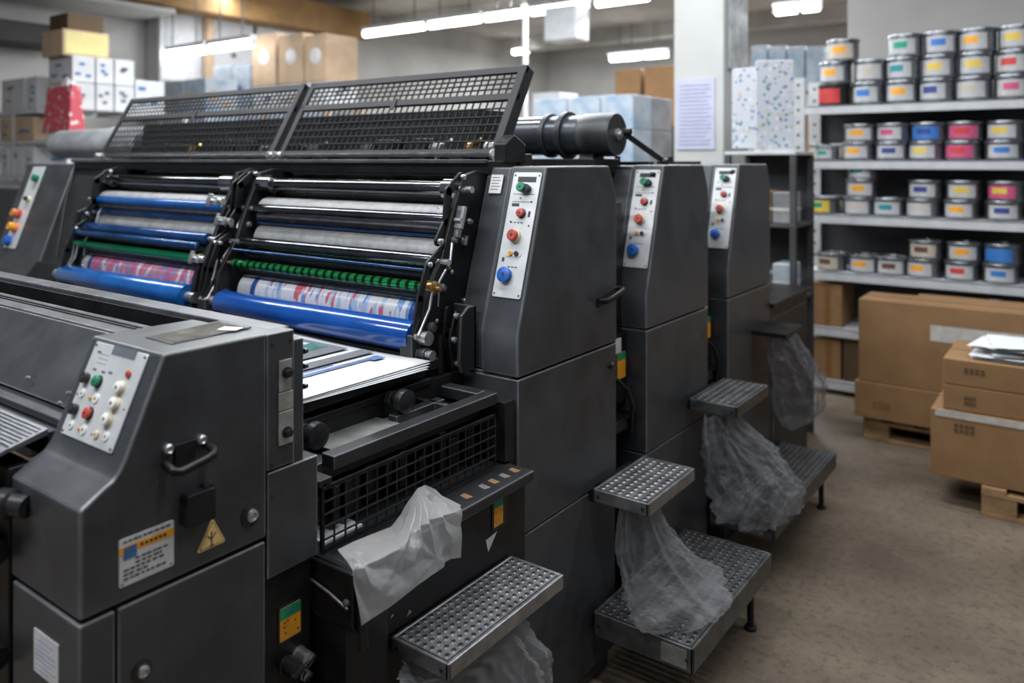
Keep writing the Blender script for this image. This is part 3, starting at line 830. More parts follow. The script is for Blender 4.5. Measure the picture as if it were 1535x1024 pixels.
# black box on the side
q0 = P(265, 785, X=SIDE); q1 = P(318, 730, X=SIDE)
M = side_frame((q0.y + q1.y) / 2, (q0.z + q1.z) / 2)
o = obj('junction_cover', rrect(B(M), 0, 0, .056, .056, .007, 0, .022), BLACK, T, .002)
obj('screw', B(M).cyl((.02, .016, .022), (.02, .016, .024), .003, n=8).cyl((.012, .03, .006), (.028, .03, .008), .006, n=8), BTNK, o)
# rating plate
M = side_frame(.711, 1.002)
b = rrect(B(M), 0, 0, .094, .077, .003, 0, .0015); b.mi = 1; b.box(-.047, .047, .013, .026, .0015, .002)
b.mi = 2; b.box(-.040, -.018, .004, .024, .002, .0024)
b.mi = 3
rr = random.Random(3)
for j, (zz, n_) in enumerate(((.031, 9), (-.001, 6), (-.008, 5), (-.015, 7), (-.022, 4), (-.029, 8))):
    x = -.04 + (.02 if j in (1, 2) else 0)
    for i in range(n_):
        w = rr.uniform(.004, .009)
        if x + w < .042: b.box(x, x + w, zz, zz + .003, .0015, .0021)
        x += w + rr.uniform(.0015, .004)
for i in range(6): b.box(-.012 + i * .008, -.007 + i * .008, .017, .022, .002, .0026)
for sx in (-.042, .042):
    b.lathe((sx, -.034, .0015), (0, 0, 1), [(0, .002), (.001, .001)], 8)
obj('rating_plate', b, [STKW, STKO, STKB, INK], T)
# warning triangle
tri = [P(294, 831, X=SIDE), P(338, 811, X=SIDE), P(318, 776, X=SIDE)]
cy = sum(q.y for q in tri) / 3; cz = sum(q.z for q in tri) / 3
M = side_frame(cy, cz); T2 = [(q.y - cy, q.z - cz) for q in tri]
b = B(M)
for (s, z0, z1, mi) in ((1, 0, .0012, 0), (.86, .0012, .0016, 1), (.80, .0016, .002, 0)):
    b.mi = mi; o_ = []
    for k in range(3):
        c0 = Vector(T2[k]); pv = Vector(T2[k - 1]); nx = Vector(T2[(k + 1) % 3])
        for f_ in ((pv - c0).normalized() * .004, (nx - c0).normalized() * .004): o_.append((c0 + f_) * s)
    b.hexa([(p.x, p.y, z0) for p in o_], [(p.x, p.y, z1) for p in o_])
b.mi = 1
b.bar((-.001, -.012, .0022), (-.001, .012, .0022), .0025, .0006); b.bar((-.001, -.002, .0022), (.008, .008, .0022), .002, .0006); b.bar((-.001, -.002, .0022), (-.009, .006, .0022), .002, .0006)
b.bar((-.005, -.013, .0022), (.004, -.013, .0022), .002, .0006)
obj('warning_triangle', b, [STKY, INK], T)
# small label on the front face
q = P(70, 986, Y=.603)
M = frame((q.x, .603, q.z), (1, 0, 0), (0, -1, 0))
b = B(M).box(-.042, .042, -.035, .035, -.001, .0015); b.mi = 1
for j in range(7): b.box(-.034, .01 + rr.uniform(-.01, .024), .02 - j * .008, .0225 - j * .008, .0015, .0019)
obj('instruction_label', b, [STKW, MATS['faint_print']], T)
# silver side plate with two bolts
y0, y1 = P(416, 0, X=SIDE).y, P(440, 0, X=SIDE).y
M = side_frame((y0 + y1) / 2, 1.17)
b = B(M).box(-.017, .013, .035, .095, 0, .003).box(-.018, .016, -.002, .033, 0, .003).box(-.018, .016, -.068, -.004, 0, .0035)
o = obj('steel_side_plate', b, mat('worn_steel_plate', (.42, .41, .39), .45, .6, .2, 30), T, .001)
for yy in (.070, -.045):
    obj('hex_bolt', B(M).lathe((0, yy, .003), (0, 0, 1), [(0, .011), (.003, .011), (.003, .0075), (.012, .0075), (.013, .005)], 12), BTNK, o)
b = B(); screws(b, side_frame(.948, 1.0), [(.012, .30), (.054, .30), (.012, .07), (.012, .01)], .0025, .002)
for z in (1.27, 1.24, 1.20): b.lathe((SIDE - .006, 1.04, z), (0, 1, 0), [(0, .006), (.008, .005)], 8)
obj('screw', b, BTNK, T, sep=True)
# sticker and switches low on the base recess
M = side_frame(P(434, 0, X=SIDE - .02).y, P(434, 930, X=SIDE - .02).z, SIDE - .02)
b = B(M); b.mi = 2; rrect(b, 0, 0, .058, .074, .004, 0, .002); b.mi = 0; rrect(b, 0, 0, .05, .064, .003, .002, .003); b.mi = 1; b.box(-.025, .025, .010, .032, .003, .0034)
b.mi = 3
for x, y in ((-.015, .0), (-.008, .002), (-.016, -.008), (.01, -.004), (-.014, -.02), (.016, -.024)): b.box(x, x + .004, y, y + .003, .003, .0034)
b.mi = 4; b.box(-.004, .004, .018, .024, .0034, .0038)
obj('two_colour_sticker', b, [STKO, STKG, BTNK, INK, STKB], T)
for (px, py, r, h, m1) in ((447, 981, .0155, .032, STEEL), (428, 996, .0155, .036, BTNK), (456, 1011, .010, .012, STEEL)):
    q = P(px, py, X=SIDE - .02)
    b = B().lathe(q, (1, 0, 0), [(0, r * 1.1), (.004, r * 1.1), (.005, r), (h, r * .95), (h + .002, r * .7)], 20)
    o = obj('rotary_switch', b, m1, T)
    obj('switch_bar', B(frame(q + Vector((h, 0, 0)), (0, 1, 0), (1, 0, 0))).bar((-r * .8, -r * .4, .004), (r * .8, r * .4, .004), r * .5, .006), BTNK, o)

# sloping button panel
nA = Vector((0, sl[0], sl[1])); nB = Vector((0, up_pts[6][0], up_pts[6][1]))
up = (nB - nA).normalized(); n = Vector((0, -up.z, up.y)); Ls = (nB - nA).length
M = frame(Vector((-1.378, nA.y, nA.z)), (1, 0, 0), n)
def onpanel(px, py):
    """where the ray through that spot meets the panel plane, in panel coordinates"""
    a = (px - PCX) / FOC; bb_ = (HOR - py) / FOC
    D = Vector((CS * a - SN, SN * a + CS, bb_)); O = Vector((0, 0, EYE)); Q = M.translation
    s = (Q - O).dot(n) / D.dot(n); L_ = M.inverted() @ (O + D * s)
    return L_.x, L_.y


crn = [onpanel(146, 512), onpanel(227, 532), onpanel(168, 680), onpanel(94, 650)]
pcx = sum(c_[0] for c_ in crn) / 4; pcy = sum(c_[1] for c_ in crn) / 4
W2 = (crn[1][0] + crn[2][0] - crn[0][0] - crn[3][0]) / 2; H2 = (crn[0][1] + crn[1][1] - crn[2][1] - crn[3][1]) / 2
print('panel', crn, W2, H2, Ls)
pl = obj('button_panel', rrect(B(M), pcx, pcy, W2, H2, .004, .0005, .0035), PLATE, T, .001)
Z = lambda x, y: onpanel(60 + x / 4.655, 480 + y / 4.655)
BT = [((345, 408), .0085, .014, BTNK, None), ((425, 432), .0085, .014, BTNG, BTNK), ((636, 380), .0055, .008, BTNR, None), ((580, 478), .009, .014, WHITE, CREAM),
      ((310, 513), .0065, .006, WHITE, None), ((366, 548), .003, .006, STKO, None), ((405, 550), .0075, .006, WHITE, None), ((545, 588), .009, .014, WHITE, CREAM),
      ((265, 625), .0085, .014, BTNK, None), ((362, 655), .0085, .014, BTNR, BTNK), ((495, 697), .009, .014, WHITE, CREAM), ((232, 735), .0065, .006, WHITE, None),
      ((318, 768), .0075, .006, WHITE, None), ((290, 765), .003, .006, BTNO, None), ((410, 802), .006, .007, CREAM, None), ((475, 815), .007, .006, WHITE, None)]
for (xy, r, h, m1, m2) in BT:
    x, y = Z(*xy); button(M, x, y, r * 1.14, h, m1, m2, pl)
b = B(M)
x, y = Z(592, 235); b.box(x - .035, x + .042, y - .006, y + .010, .0035, .0042)
for xy in ((395, 345), (455, 365), (505, 370), (430, 225)): x, y = Z(*xy); b.box(x - .006, x + .006, y - .002, y + .002, .0035, .004)
x, y = Z(450, 310)
for j in range(3): b.box(x - .022, x + .012, y + j * .008, y + j * .008 + .0008, .0035, .0038)
screws(b, M, [(pcx + i * (W2 / 2 - .006), pcy + j * (H2 / 2 - .006)) for i in (-1, 1) for j in (-1, 1)], .0028, .006)
for xy in ((600, 625), (375, 798), (275, 515)): x, y = Z(*xy); b.lathe((x, y, .0035), (0, 0, 1), [(0, .002), (.002, .001)], 8)
obj('panel_marks', b, [mat('grey_print', (.10, .11, .13), .6)], pl)
# glass plate on the top
q = [P(215, 508, Z=1.322), P(332, 482, Z=1.322), P(379, 492, Z=1.322), P(256, 519, Z=1.322)]
cq = sum(q, Vector()) / 4; q = [cq + (p - cq) * .97 for p in q]
b = B().hexa([(p.x, p.y, 1.3225) for p in q], [(p.x, p.y, 1.325) for p in q]); b.mi = 1
i4 = [cq + (p - cq) * .88 for p in q]
b.hexa([(p.x, p.y, 1.325) for p in i4], [(p.x, p.y, 1.3256) for p in i4])
o = obj('display_window', b, [BTNK, mat('smoky_glass', (.10, .095, .08), .12, 0, .35, 30)], T)
c = P(345, 493, Z=1.326); b = B(); b.M = Matrix.Translation(c) @ Matrix.Rotation(.45, 4, 'Z')
b.box(-.02, .02, -.014, .014, 0, .0008); b.mi = 1; b.lathe((0, 0, .0008), (0, 0, 1), [(0, .006), (.0005, .005)], 12)
obj('window_sticker', b, [STKW, STKO], o)
# black round knob at the lower left
c = Vector((-1.535, .60, 1.11))
b = B().cyl((-1.56, .60, 1.10), (-1.49, .55, 1.10), .018, n=20)
b = B().lathe(P(42, 760, Y=.60), (-1, -.35, 0), [(0, .018), (.03, .018), (.034, .024), (.06, .024), (.063, .02), (.05, .014), (.05, .002)], 24)
obj('shaft_knob', b, BTNK, T)
# ---- long table running to the left
XA, XB = -1.503, -4.6
obj('rear_rail', B().box(XB, -1.29, .975, 1.025, 1.285, 1.321).box(XB, XA, .98, 1.02, .9, 1.284), GREYL, T, .004)
obj('trough', B().prism([(.86, 1.24), (.86, 1.19), (.974, 1.19), (.974, 1.31), (.968, 1.31), (.968, 1.2), (.866, 1.2), (.866, 1.24)], XB, XA), BLACK, T)
obj('front_rail', B().box(XB, XA, .79, .862, 1.288, 1.321), GREYL, T, .004)
b = B()
for i in range(2): b.box(XB, XA, .835 - i * .012, .840 - i * .012, 1.3212, 1.3235)
obj('ribbed_strip', b, BLACK, T)
obj('sloping_panel', B().prism([(.786, 1.318), (.700, 1.197), (.708, 1.193), (.80, 1.31)], XB, XA), GREY, T, .002)
obj('lower_ledge', B().prism([(.71, 1.193), (.685, 1.182), (.685, 1.168), (.72, 1.16)], XB, XA), GREY, T, .002)
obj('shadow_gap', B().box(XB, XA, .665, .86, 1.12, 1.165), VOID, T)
obj('studded_plate', B().prism([(.665, 1.172), (.60, 1.155), (.60, 1.147), (.665, 1.16)], XB, XA), GREYL, T, .001)
b = B()
for i_ in range(120):
    for j_ in range(8):
        x_ = -1.512 - i_ * .0088 - (j_ % 2) * .0044; y_ = .6035 + j_ * .0077; z_ = 1.1555 + (y_ - .60) * .2615
        if x_ < -2.6: continue
        b.lathe((x_, y_, z_), (0, -.25, .97), [(0, .0028), (.0009, .0024), (.0012, .0008)], 6)
std = obj('raised_studs', b, DCHROME, T); std['kind'] = 'stuff'
obj('smooth_plate', B().prism([(.5995, 1.156), (.545, 1.14), (.54, 1.10), (.548, 1.10), (.552, 1.134), (.5995, 1.147)], XB, XA), GREYL, T, .002)
b = B().box(XB, XA, .60, .64, .1, 1.12)
for z in (.98, .8): b.cyl((XB, .585, z), (XA, .585, z), .02, n=14)
b.box(XB, XA, .56, .60, 1.04, 1.08)
obj('under_frame', b, BLACK, T, .003)
b = B()
for (px, py) in ((105, 590), (44, 567), (92, 605)): q = P(px, py, Y=.705); b.lathe((q.x, .704, q.z), (0, -.8, .6), [(0, .004), (.006, .003)], 10)
obj('rivet', b, STEEL, T, sep=True)

# ================================================================== SHEET DELIVERY BAY between console and first unit
D = thing('sheet_bay_frame', 'black open frame with wire grille between the console and the first printing unit', 'press frame', (-1.4, 1.4, 0))
# base box with dark panel
obj('front_panel', B().box(-1.5, -1.225, 1.12, 1.75, .06, .82), BLACK, D, .005)
obj('corner_block', B().box(-1.32, -1.19, 1.085, 1.20, .3, .76).prism([(1.09, .76), (1.09, .775), (1.18, .775), (1.195, .76)], -1.32, -1.19), BLACK, D, .006)
b = B().box(-1.26, -1.213, 1.20, 1.62, .13, .16).box(-1.24, -1.212, 1.10, 1.22, .40, .41)
obj('panel_rib', b, GREYD, D, .002)
b = B()
for (y, z, s_) in ((1.33, .60, .012), (1.18, .55, .006), (1.22, .42, .007), (1.29, .64, .008), (1.24, .66, .005)):
    b.hexa([(-1.2248, y, z), (-1.2248, y + s_ * 2, z + s_ * .6), (-1.2248, y + s_, z + s_ * 1.6)], [(-1.2235, y, z), (-1.2235, y + s_ * 2, z + s_ * .6), (-1.2235, y + s_, z + s_ * 1.6)])
obj('paint_chip', b, STEEL, D, sep=True)
q = P(737, 812, X=-1.2245)
obj('small_triangle_sticker', B().hexa([(-1.2245, q.y - .025, q.z + .012), (-1.2245, q.y - .015, q.z - .02), (-1.2245, q.y + .022, q.z + .018)], [(-1.2235, q.y - .025, q.z + .012), (-1.2235, q.y - .015, q.z - .02), (-1.2235, q.y + .022, q.z + .018)]), STKW, D)
# ledge / ink tray
obj('ledge', B().box(-1.29, -1.185, 1.10, 1.735, .806, .834), GREYD, D, .005)
obj('ledge_end', B().prism([(1.085, .72), (1.075, .74), (1.075, .84), (1.10, .845), (1.11, .84), (1.11, .72)], -1.29, -1.165), BLACK, D, .004)
o = obj('hook_arm', B().bar((-1.155, 1.09, .84), (-1.155, 1.095, .69), .02, .012, (1, 0, 0)).bar((-1.30, 1.085, .838), (-1.15, 1.09, .832), .012, .02), BLACK, D, .003)
obj('rod', B().tube([(-1.28, 1.07, .80), (-1.22, 1.068, .79), (-1.17, 1.068, .775)], .003).lathe((-1.17, 1.066, .79), (0, -1, 0), [(0, .007), (.005, .007), (.008, .003)], 12), GREYL, o)
b = B()
for i, (y, m_) in enumerate(((1.50, 0), (1.57, 1), (1.61, 0), (1.655, 1), (1.70, 0))):
    b.mi = i % 2; y_ = y; b.hexa([(-1.24, y_ - .007, .8342), (-1.215, y_ - .012, .8342), (-1.21, y_ + .007, .8342), (-1.24, y_ + .01, .8342)], [(-1.24, y_ - .007, .836), (-1.215, y_ - .012, .8355), (-1.21, y_ + .007, .8355), (-1.24, y_ + .01, .836)])
obj('colour_scrap', b, [CARD, MATS['dull_zinc']], D, sep=True)
# grille
gy0, gy1 = P(483, 0, X=-1.27).y, P(741, 0, X=-1.27).y
zt, zb = .978, .85
o = obj('grille_rim', B().bar((-1.27, gy0, zt), (-1.27, gy1, zt), .006, .008).bar((-1.27, gy0, zb), (-1.27, gy1, zb), .006, .008).bar((-1.27, gy0, zb), (-1.27, gy0, zt), .008, .006, (1, 0, 0)).bar((-1.27, gy1, zb), (-1.27, gy1, zt), .008, .006, (1, 0, 0)), WIRE, D)
g = B(); nx = 19
for i in range(1, nx): y = gy0 + (gy1 - gy0) * i / nx; g.bar((-1.268, y, zb), (-1.268, y, zt), .0032, .0032, (1, 0, 0))
for j in range(1, 5): z = zb + (zt - zb) * j / 5; g.bar((-1.265, gy0, z), (-1.265, gy1, z), .0032, .0032)
obj('wire_grid', g, LIDM, o)
b = B().box(-1.33, -1.262, gy0 - .015, gy0 + .02, .985, 1.0).cyl((-1.27, gy0, .985), (-1.262, gy0, .985), .008, n=10)
obj('bracket', b, BLACK, D, .002)
# behind the grille: dark well with chain blocks and paper offcuts
obj('well', B().box(-1.50, -1.45, 1.07, 1.76, .8, 1.05).box(-1.5, -1.29, 1.07, 1.75, .79, .835), VOID, D)
b = B(); rnd = random.Random(9)
for i in range(16): y = 1.14 + i * .036; b.box(-1.42, -1.36 + rnd.uniform(-.02, .03), y, y + .024, .85 + rnd.uniform(0, .03), .93 + rnd.uniform(-.02, .03))
obj('gripper_block_row', b, BLACK, D, .003)
# rails of the frame
ry0, ry1 = 1.135, 1.705
obj('outer_rail', B().box(-1.325, -1.285, ry0, ry1, .998, 1.028).box(-1.60, -1.325, 1.665, ry1, .998, 1.028), GREYD, D, .003)
obj('inner_rail', B().box(-1.49, -1.465, 1.06, 1.62, 1.06, 1.078).box(-1.455, -1.44, 1.06, 1.62, 1.045, 1.062), BLACK, D, .003)
obj('near_cross_bar', B().box(-1.5, -1.326, 1.12, 1.17, .985, 1.005), GREYD, D, .003)
obj('guide_block', B().box(-1.41, -1.38, 1.42, 1.60, .995, 1.02).box(-1.47, -1.345, 1.56, 1.575, .99, 1.02), GREYD, D, .003)
obj('light_plate', B().box(-1.47, -1.36, 1.20, 1.42, 1.0, 1.006).box(-1.44, -1.34, 1.43, 1.52, .994, 1.0), MATS['dull_zinc'], D, .001)
obj('well_bottom', B().box(-1.60, -1.345, 1.07, 1.70, .955, .985), VOID, D)
for (px, py) in ((480, 655), (612, 603)):
    q = P(px, py, X=-1.37)
    o = obj('sheet_knob', B().lathe(q, (-1, 0, 0), [(0, .02), (.003, .029), (.022, .03), (.026, .024), (.03, .012), (.05, .012)], 28), BTNK, D)
    obj('knob_shaft', B().lathe(q + Vector((-.05, 0, 0)), (-1, 0, 0), [(0, .018), (.012, .02), (.02, .01), (.06, .01)], 16), GREYD, o)
obj('side_edge_plate', B().box(-1.47, -1.268, 1.715, 1.76, .84, 1.0).box(-1.45, -1.27, 1.735, 1.762, .1, .84), BLACK, D, .002)
q = P(747, 760, X=-1.222)
M = side_frame(q.y, q.z - .012, -1.2245)
b = B(M); b.mi = 2; rrect(b, .006, 0, .062, .085, .004, 0, .002); b.mi = 0; b.box(-.018, .02, -.035, .012, .002, .003); b.mi = 1; b.box(-.018, .02, .012, .034, .002, .003)
b.mi = 3
for x, y in ((-.012, -.0), (.012, -.002), (-.012, -.026), (.0, -.024)): b.box(x, x + .003, y, y + .003, .003, .0034)
obj('two_colour_sticker', b, [STKO, STKG, BTNK, INK], D)

# printed sheets lying in the bay
OUT = [P(640, 543, Z=1.118), P(520, 507, Z=1.118), P(440, 520, Z=1.118), P(440, 604, Z=1.118)]
rnd = random.Random(11); NS = 6
cc = Vector((-1.66, 1.40, 0))
for i in range(NS):
    z = 1.1035 + i * .0017
    a = (i - NS + 1) * .012 + rnd.uniform(-.012, .012); ox, oy = (NS - 1 - i) * .003 * rnd.choice((-1, 1)) * .8, (i - NS + 1) * .004
    if i == NS - 1: a = 0; ox = oy = 0
    R_ = Matrix.Translation(cc + Vector((ox, oy, z))) @ Matrix.Rotation(a - .02, 4, 'Z')
    b = B(R_)
    n_ = 10
    gx = [-.34 + .58 * k / n_ for k in range(n_ + 1)]
    top = [[b.v((x, y, .003 * math.sin(x * 9 + i) * (1 if i == NS - 1 else .2) + .003)) for x in gx] for y in (-.33, -.1, .1, .19)]
    for r0, r1 in zip(top, top[1:]):
        for k in range(n_): b.f([r0[k], r0[k + 1], r1[k + 1], r1[k]])
    if i == NS - 1:
        def pq(x0, x1, y0, y1, mi, h=.0072):
            b.mi = mi
            b.box(x0, x1, y0, y1, h - .0006, h)
        pq(-.30, -.04, -.28, .15, 1); pq(-.285, -.10, -.26, .13, 2, .0078); pq(-.28, -.17, -.25, .12, 3, .0084); pq(.0, .05, -.30, .165, 1); pq(.085, .10, -.28, .10, 4); pq(.085, .12, .10, .14, 4, .0076)
        pq(.07, .078, -.30, .0, 4)
        for k in range(4): pq(-.27, -.18, -.24 + k * .09, -.18 + k * .09, 5, .009)
    o = obj('printed_sheet', b, [PAPER, mat('grey_ink', (.14, .145, .16), .6, 0, .1, 30) if 'grey_ink' not in MATS else MATS['grey_ink'],
                                 MATS.get('green_ink') or mat('green_ink', (.05, .14, .13), .6, 0, .5, 30), MATS.get('pale_ink') or mat('pale_ink', (.42, .46, .5), .6, 0, .2, 40),
                                 MATS.get('blue_ink') or mat('blue_ink', (.10, .16, .33), .6, 0, .3, 40), STKW])
    md = o.modifiers.new('thickness', 'SOLIDIFY'); md.thickness = .0012; md.offset = -1
    tag(o, 'top printed sheet with grey bars and a green picture, in the sheet bay' if i == NS - 1 else f"white printed sheet, {['lowest', 'second lowest', 'third', 'fourth', 'fifth'][i % 5]} from the bottom of the pile in the sheet bay", 'paper sheet', None if i == NS - 1 else 'printed sheets in the bay pile')
    if i == NS - 1: pass
obj('pile_board', B().box(-1.98, -1.435, 1.07, 1.58, 1.080, 1.1025), BLACK, D, .003)

# ================================================================== perforated steps


def perforated_step(name, label, x0, x1, y0, y1, z, nx, ny, th, m, cat='step', bracket=True, r=.0085, grp='perforated metal steps', plate=False, legs=False, rim=True, end=GREYD):
    t = thing(name, label, cat, ((x0 + x1) / 2, (y0 + y1) / 2, z - th if not legs else 0), grp)
    b = B(); K = 12
    px0, px1, py0, py1 = x0 + .01, x1 - .012, y0 + .01, y1 - .01
    dx, dy = (px1 - px0) / nx, (py1 - py0) / ny
    for i in range(nx):
        for j in range(ny):
            ax, ay = px0 + i * dx, py0 + j * dy; cx, cy = ax + dx / 2, ay + dy / 2
            sq, ci, up_, dn = [], [], [], []
            for k in range(K):
                a = 2 * PI * k / K + PI / 4; ca, sa = math.cos(a), math.sin(a); q_ = max(abs(ca), abs(sa))
                sq.append(b.v((cx + ca / q_ * dx / 2, cy + sa / q_ * dy / 2, z)))
                ci.append(b.v((cx + ca * r * 1.35, cy + sa * r * 1.35, z)))
                up_.append(b.v((cx + ca * r, cy + sa * r, z + (.0025 if rim else 0))))
                dn.append(b.v((cx + ca * r * .85, cy + sa * r * .85, z - .006)))
            for A_, B_ in ((sq, ci), (ci, up_), (up_, dn)):
                for k in range(K): b.f([A_[k], A_[(k + 1) % K], B_[(k + 1) % K], B_[k]])
    bmesh.ops.remove_doubles(b.bm, verts=b.bm.verts, dist=1e-5)
    obj('tread', b, m, t, ang=25)
    f = B().box(x1 - .012, x1, y0, y1, z - th, z).box(x0, x0 + .01, y0, y1, z - th, z).box(x0, x1, y0, y0 + .01, z - th, z).box(x0, x1, y1 - .01, y1, z - th, z)
    e = obj('rim', f, m, t, .004)
    f = B(); screws(f, frame((0, y0, 0), (1, 0, 0), (0, -1, 0)), [(x0 + .02, z - th / 2), (x1 - .02, z - th / 2)], .005, .003)
    obj('screw', f, BTNK, t, sep=True)
    if bracket:
        f = B().prism([(y0 + .05, z - .012), (y0 + .05, z - .05), (y0 + .08, z - .05), (y0 + .08, z - .012)], x0 - .02, x1 - .03).box(x0 - .03, x0, y0 + .02, y1 - .05, z - .05, z - .012)
        obj('bracket', f, BLACK, t)
    if plate:
        f = B(frame((x1 - (.06 if x1 > -.95 else .085), y0, z - th / 2), (1, 0, 0), (0, -1, 0))).box(-.04, .04, -th * .36, th * .36, 0, .002)
        obj('end_label', f, MATS['dull_zinc'], t, label='worn grey label on the end')
    if legs:
        for xx, yy in ((x1 - .05, y1 - .08), (x0 + .06, y1 - .1), (x0 + .06, y0 + .4)):
            f = B().cyl((xx, yy, 0), (xx, yy, z - .01), .012, n=10).lathe((xx, yy, 0), (0, 0, 1), [(0, .022), (.01, .022), (.014, .012)], 12)
            obj('leg', f, BLACK, t)
    return t


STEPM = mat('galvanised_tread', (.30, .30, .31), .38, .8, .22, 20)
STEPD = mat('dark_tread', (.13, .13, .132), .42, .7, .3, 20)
perforated_step('perforated_step', 'large bright perforated step at the front, below the draped plastic', -1.22, -1.055, 1.235, 1.675, .625, 7, 19, .036, STEPM, r=.0056)
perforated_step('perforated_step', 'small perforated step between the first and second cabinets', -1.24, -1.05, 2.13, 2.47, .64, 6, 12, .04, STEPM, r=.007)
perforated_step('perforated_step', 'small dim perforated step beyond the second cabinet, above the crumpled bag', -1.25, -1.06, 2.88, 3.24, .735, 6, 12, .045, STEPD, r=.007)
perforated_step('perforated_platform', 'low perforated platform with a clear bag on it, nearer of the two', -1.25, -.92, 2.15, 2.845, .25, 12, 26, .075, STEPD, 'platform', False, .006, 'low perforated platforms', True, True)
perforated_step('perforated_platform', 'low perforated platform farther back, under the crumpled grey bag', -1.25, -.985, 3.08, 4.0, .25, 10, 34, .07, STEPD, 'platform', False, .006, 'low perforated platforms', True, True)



def crease(q, k):
    d = noise.voronoi(q * k)[0]
    return min((d[1] - d[0]) * 1.3, .55)


# ================================================================== plastic bags


def bag(label, base, top, rows, seed, m=CLEAR, amp=.16, cols=120, name='plastic_bag', nr=90):
    """rows: list of (t, cx, cy, z, ax, ay): rings from the tied top to the bottom"""
    b = B()
    rings = []
    for i in range(nr + 1):
        s = i / nr * (len(rows) - 1); k = min(int(s), len(rows) - 2); f = s - k; f = f * f * (3 - 2 * f) if False else f
        A_, C2 = rows[k], rows[k + 1]
        cx, cy, z, ax, ay = [A_[q] + (C2[q] - A_[q]) * f for q in range(5)]
        ring = []
        for j in range(cols):
            a = 2 * PI * j / cols; ca, sa = math.cos(a), math.sin(a)
            h_ = (z - rows[-1][2]) / (rows[0][2] - rows[-1][2])
            rd = lambda q: 1 - 2.6 * abs(noise.noise(q))
            v1 = noise.noise(Vector((ca * 1.3 + seed, sa * 1.3, z * 3.0)))
            v2 = rd(Vector((ca * 2.4 + seed, sa * 2.4 + z * 1.2, z * 3.2 + seed)))
            v3 = rd(Vector((ca * 1.6 + seed * 2 + z * 5, sa * 1.6 - z * 3, z * 7.0)))
            v4 = rd(Vector((ca * 5.5, sa * 5.5 + seed, z * 2.0)))
            w = 1 + amp * (1.2 * v1 + .55 * v2 + .45 * v3 * (1.2 - h_) + .35 * v4 * h_ - 1.0 * crease(Vector((ca * ax, sa * ay, (z - rows[-1][2]) * .55)), 17) + .5 * crease(Vector((ca * ax, sa * ay, z + seed)), 38))
            ring.append(b.v((cx + ca * ax * w, cy + sa * ay * w, z + .010 * v3 * (1 - h_))))
        rings.append(ring)
    for r0, r1 in zip(rings, rings[1:]):
        for j in range(cols): b.f([r0[j], r0[(j + 1) % cols], r1[(j + 1) % cols], r1[j]])
    b.f(rings[-1])
    o = obj(name, b, m, ang=180)
    return tag(o, label, 'plastic bag', 'plastic waste bags on the steps')


bag('clear plastic bag hanging under the large front step', 0, 0, [(-1.13, 1.30, .588, .05, .12), (-1.12, 1.40, .55, .06, .16), (-1.11, 1.44, .44, .085, .2), (-1.11, 1.44, .3, .085, .2), (-1.11, 1.42, .12, .06, .16)], 1.3)
bag('clear plastic bag hung from the small middle step, flared out on the platform', 0, 0,
    [(-1.13, 2.22, .598, .045, .06), (-1.13, 2.24, .54, .055, .085), (-1.12, 2.27, .44, .075, .12), (-1.10, 2.32, .33, .10, .16), (-1.07, 2.36, .275, .14, .20), (-1.07, 2.36, .258, .14, .2)], 4.1)
bag('crumpled grey plastic bag on the farther low platform', 0, 0,
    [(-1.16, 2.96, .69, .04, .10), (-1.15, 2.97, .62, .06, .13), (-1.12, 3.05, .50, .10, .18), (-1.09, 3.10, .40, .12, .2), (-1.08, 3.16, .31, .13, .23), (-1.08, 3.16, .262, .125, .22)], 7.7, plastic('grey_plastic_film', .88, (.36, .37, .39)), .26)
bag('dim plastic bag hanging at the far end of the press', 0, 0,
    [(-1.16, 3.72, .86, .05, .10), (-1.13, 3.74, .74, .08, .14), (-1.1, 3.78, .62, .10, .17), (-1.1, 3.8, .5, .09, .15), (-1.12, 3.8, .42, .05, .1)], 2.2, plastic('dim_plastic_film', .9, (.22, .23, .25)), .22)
# hook that carries the far bag
tag(obj('bag_hook_rail', B().box(-1.3, -1.10, 3.6, 3.86, .85, .872), BLACK, None, .003), 'black bracket holding the dim bag at the far end of the press', 'bracket')

# draped milky film over the tray
TOP = [(506, 824, -1.19), (530, 812, -1.225), (560, 800, -1.245), (585, 790, -1.25), (600, 772, -1.255), (612, 752, -1.256), (626, 732, -1.257), (638, 727, -1.257), (652, 733, -1.255), (662, 743, -1.235), (690, 757, -1.2)]
EDG = [(528, 856, -1.155), (548, 850, -1.15), (575, 836, -1.15), (597, 822, -1.155), (612, 806, -1.165), (624, 796, -1.17), (636, 786, -1.17), (647, 780, -1.168), (658, 775, -1.165), (670, 772, -1.165), (691, 762, -1.175)]
BOT = [(541, 938, -1.135), (560, 926, -1.13), (585, 909, -1.13), (606, 893, -1.135), (625, 878, -1.135), (640, 868, -1.14), (654, 858, -1.14), (665, 850, -1.14), (667, 843, -1.15), (676, 838, -1.15), (691, 836, -1.16)]


def interp(L, s):
    k = min(int(s * (len(L) - 1)), len(L) - 2); f = s * (len(L) - 1) - k
    A_, C2 = L[k], L[k + 1]; return P(A_[0] + (C2[0] - A_[0]) * f, A_[1] + (C2[1] - A_[1]) * f, X=A_[2] + (C2[2] - A_[2]) * f)


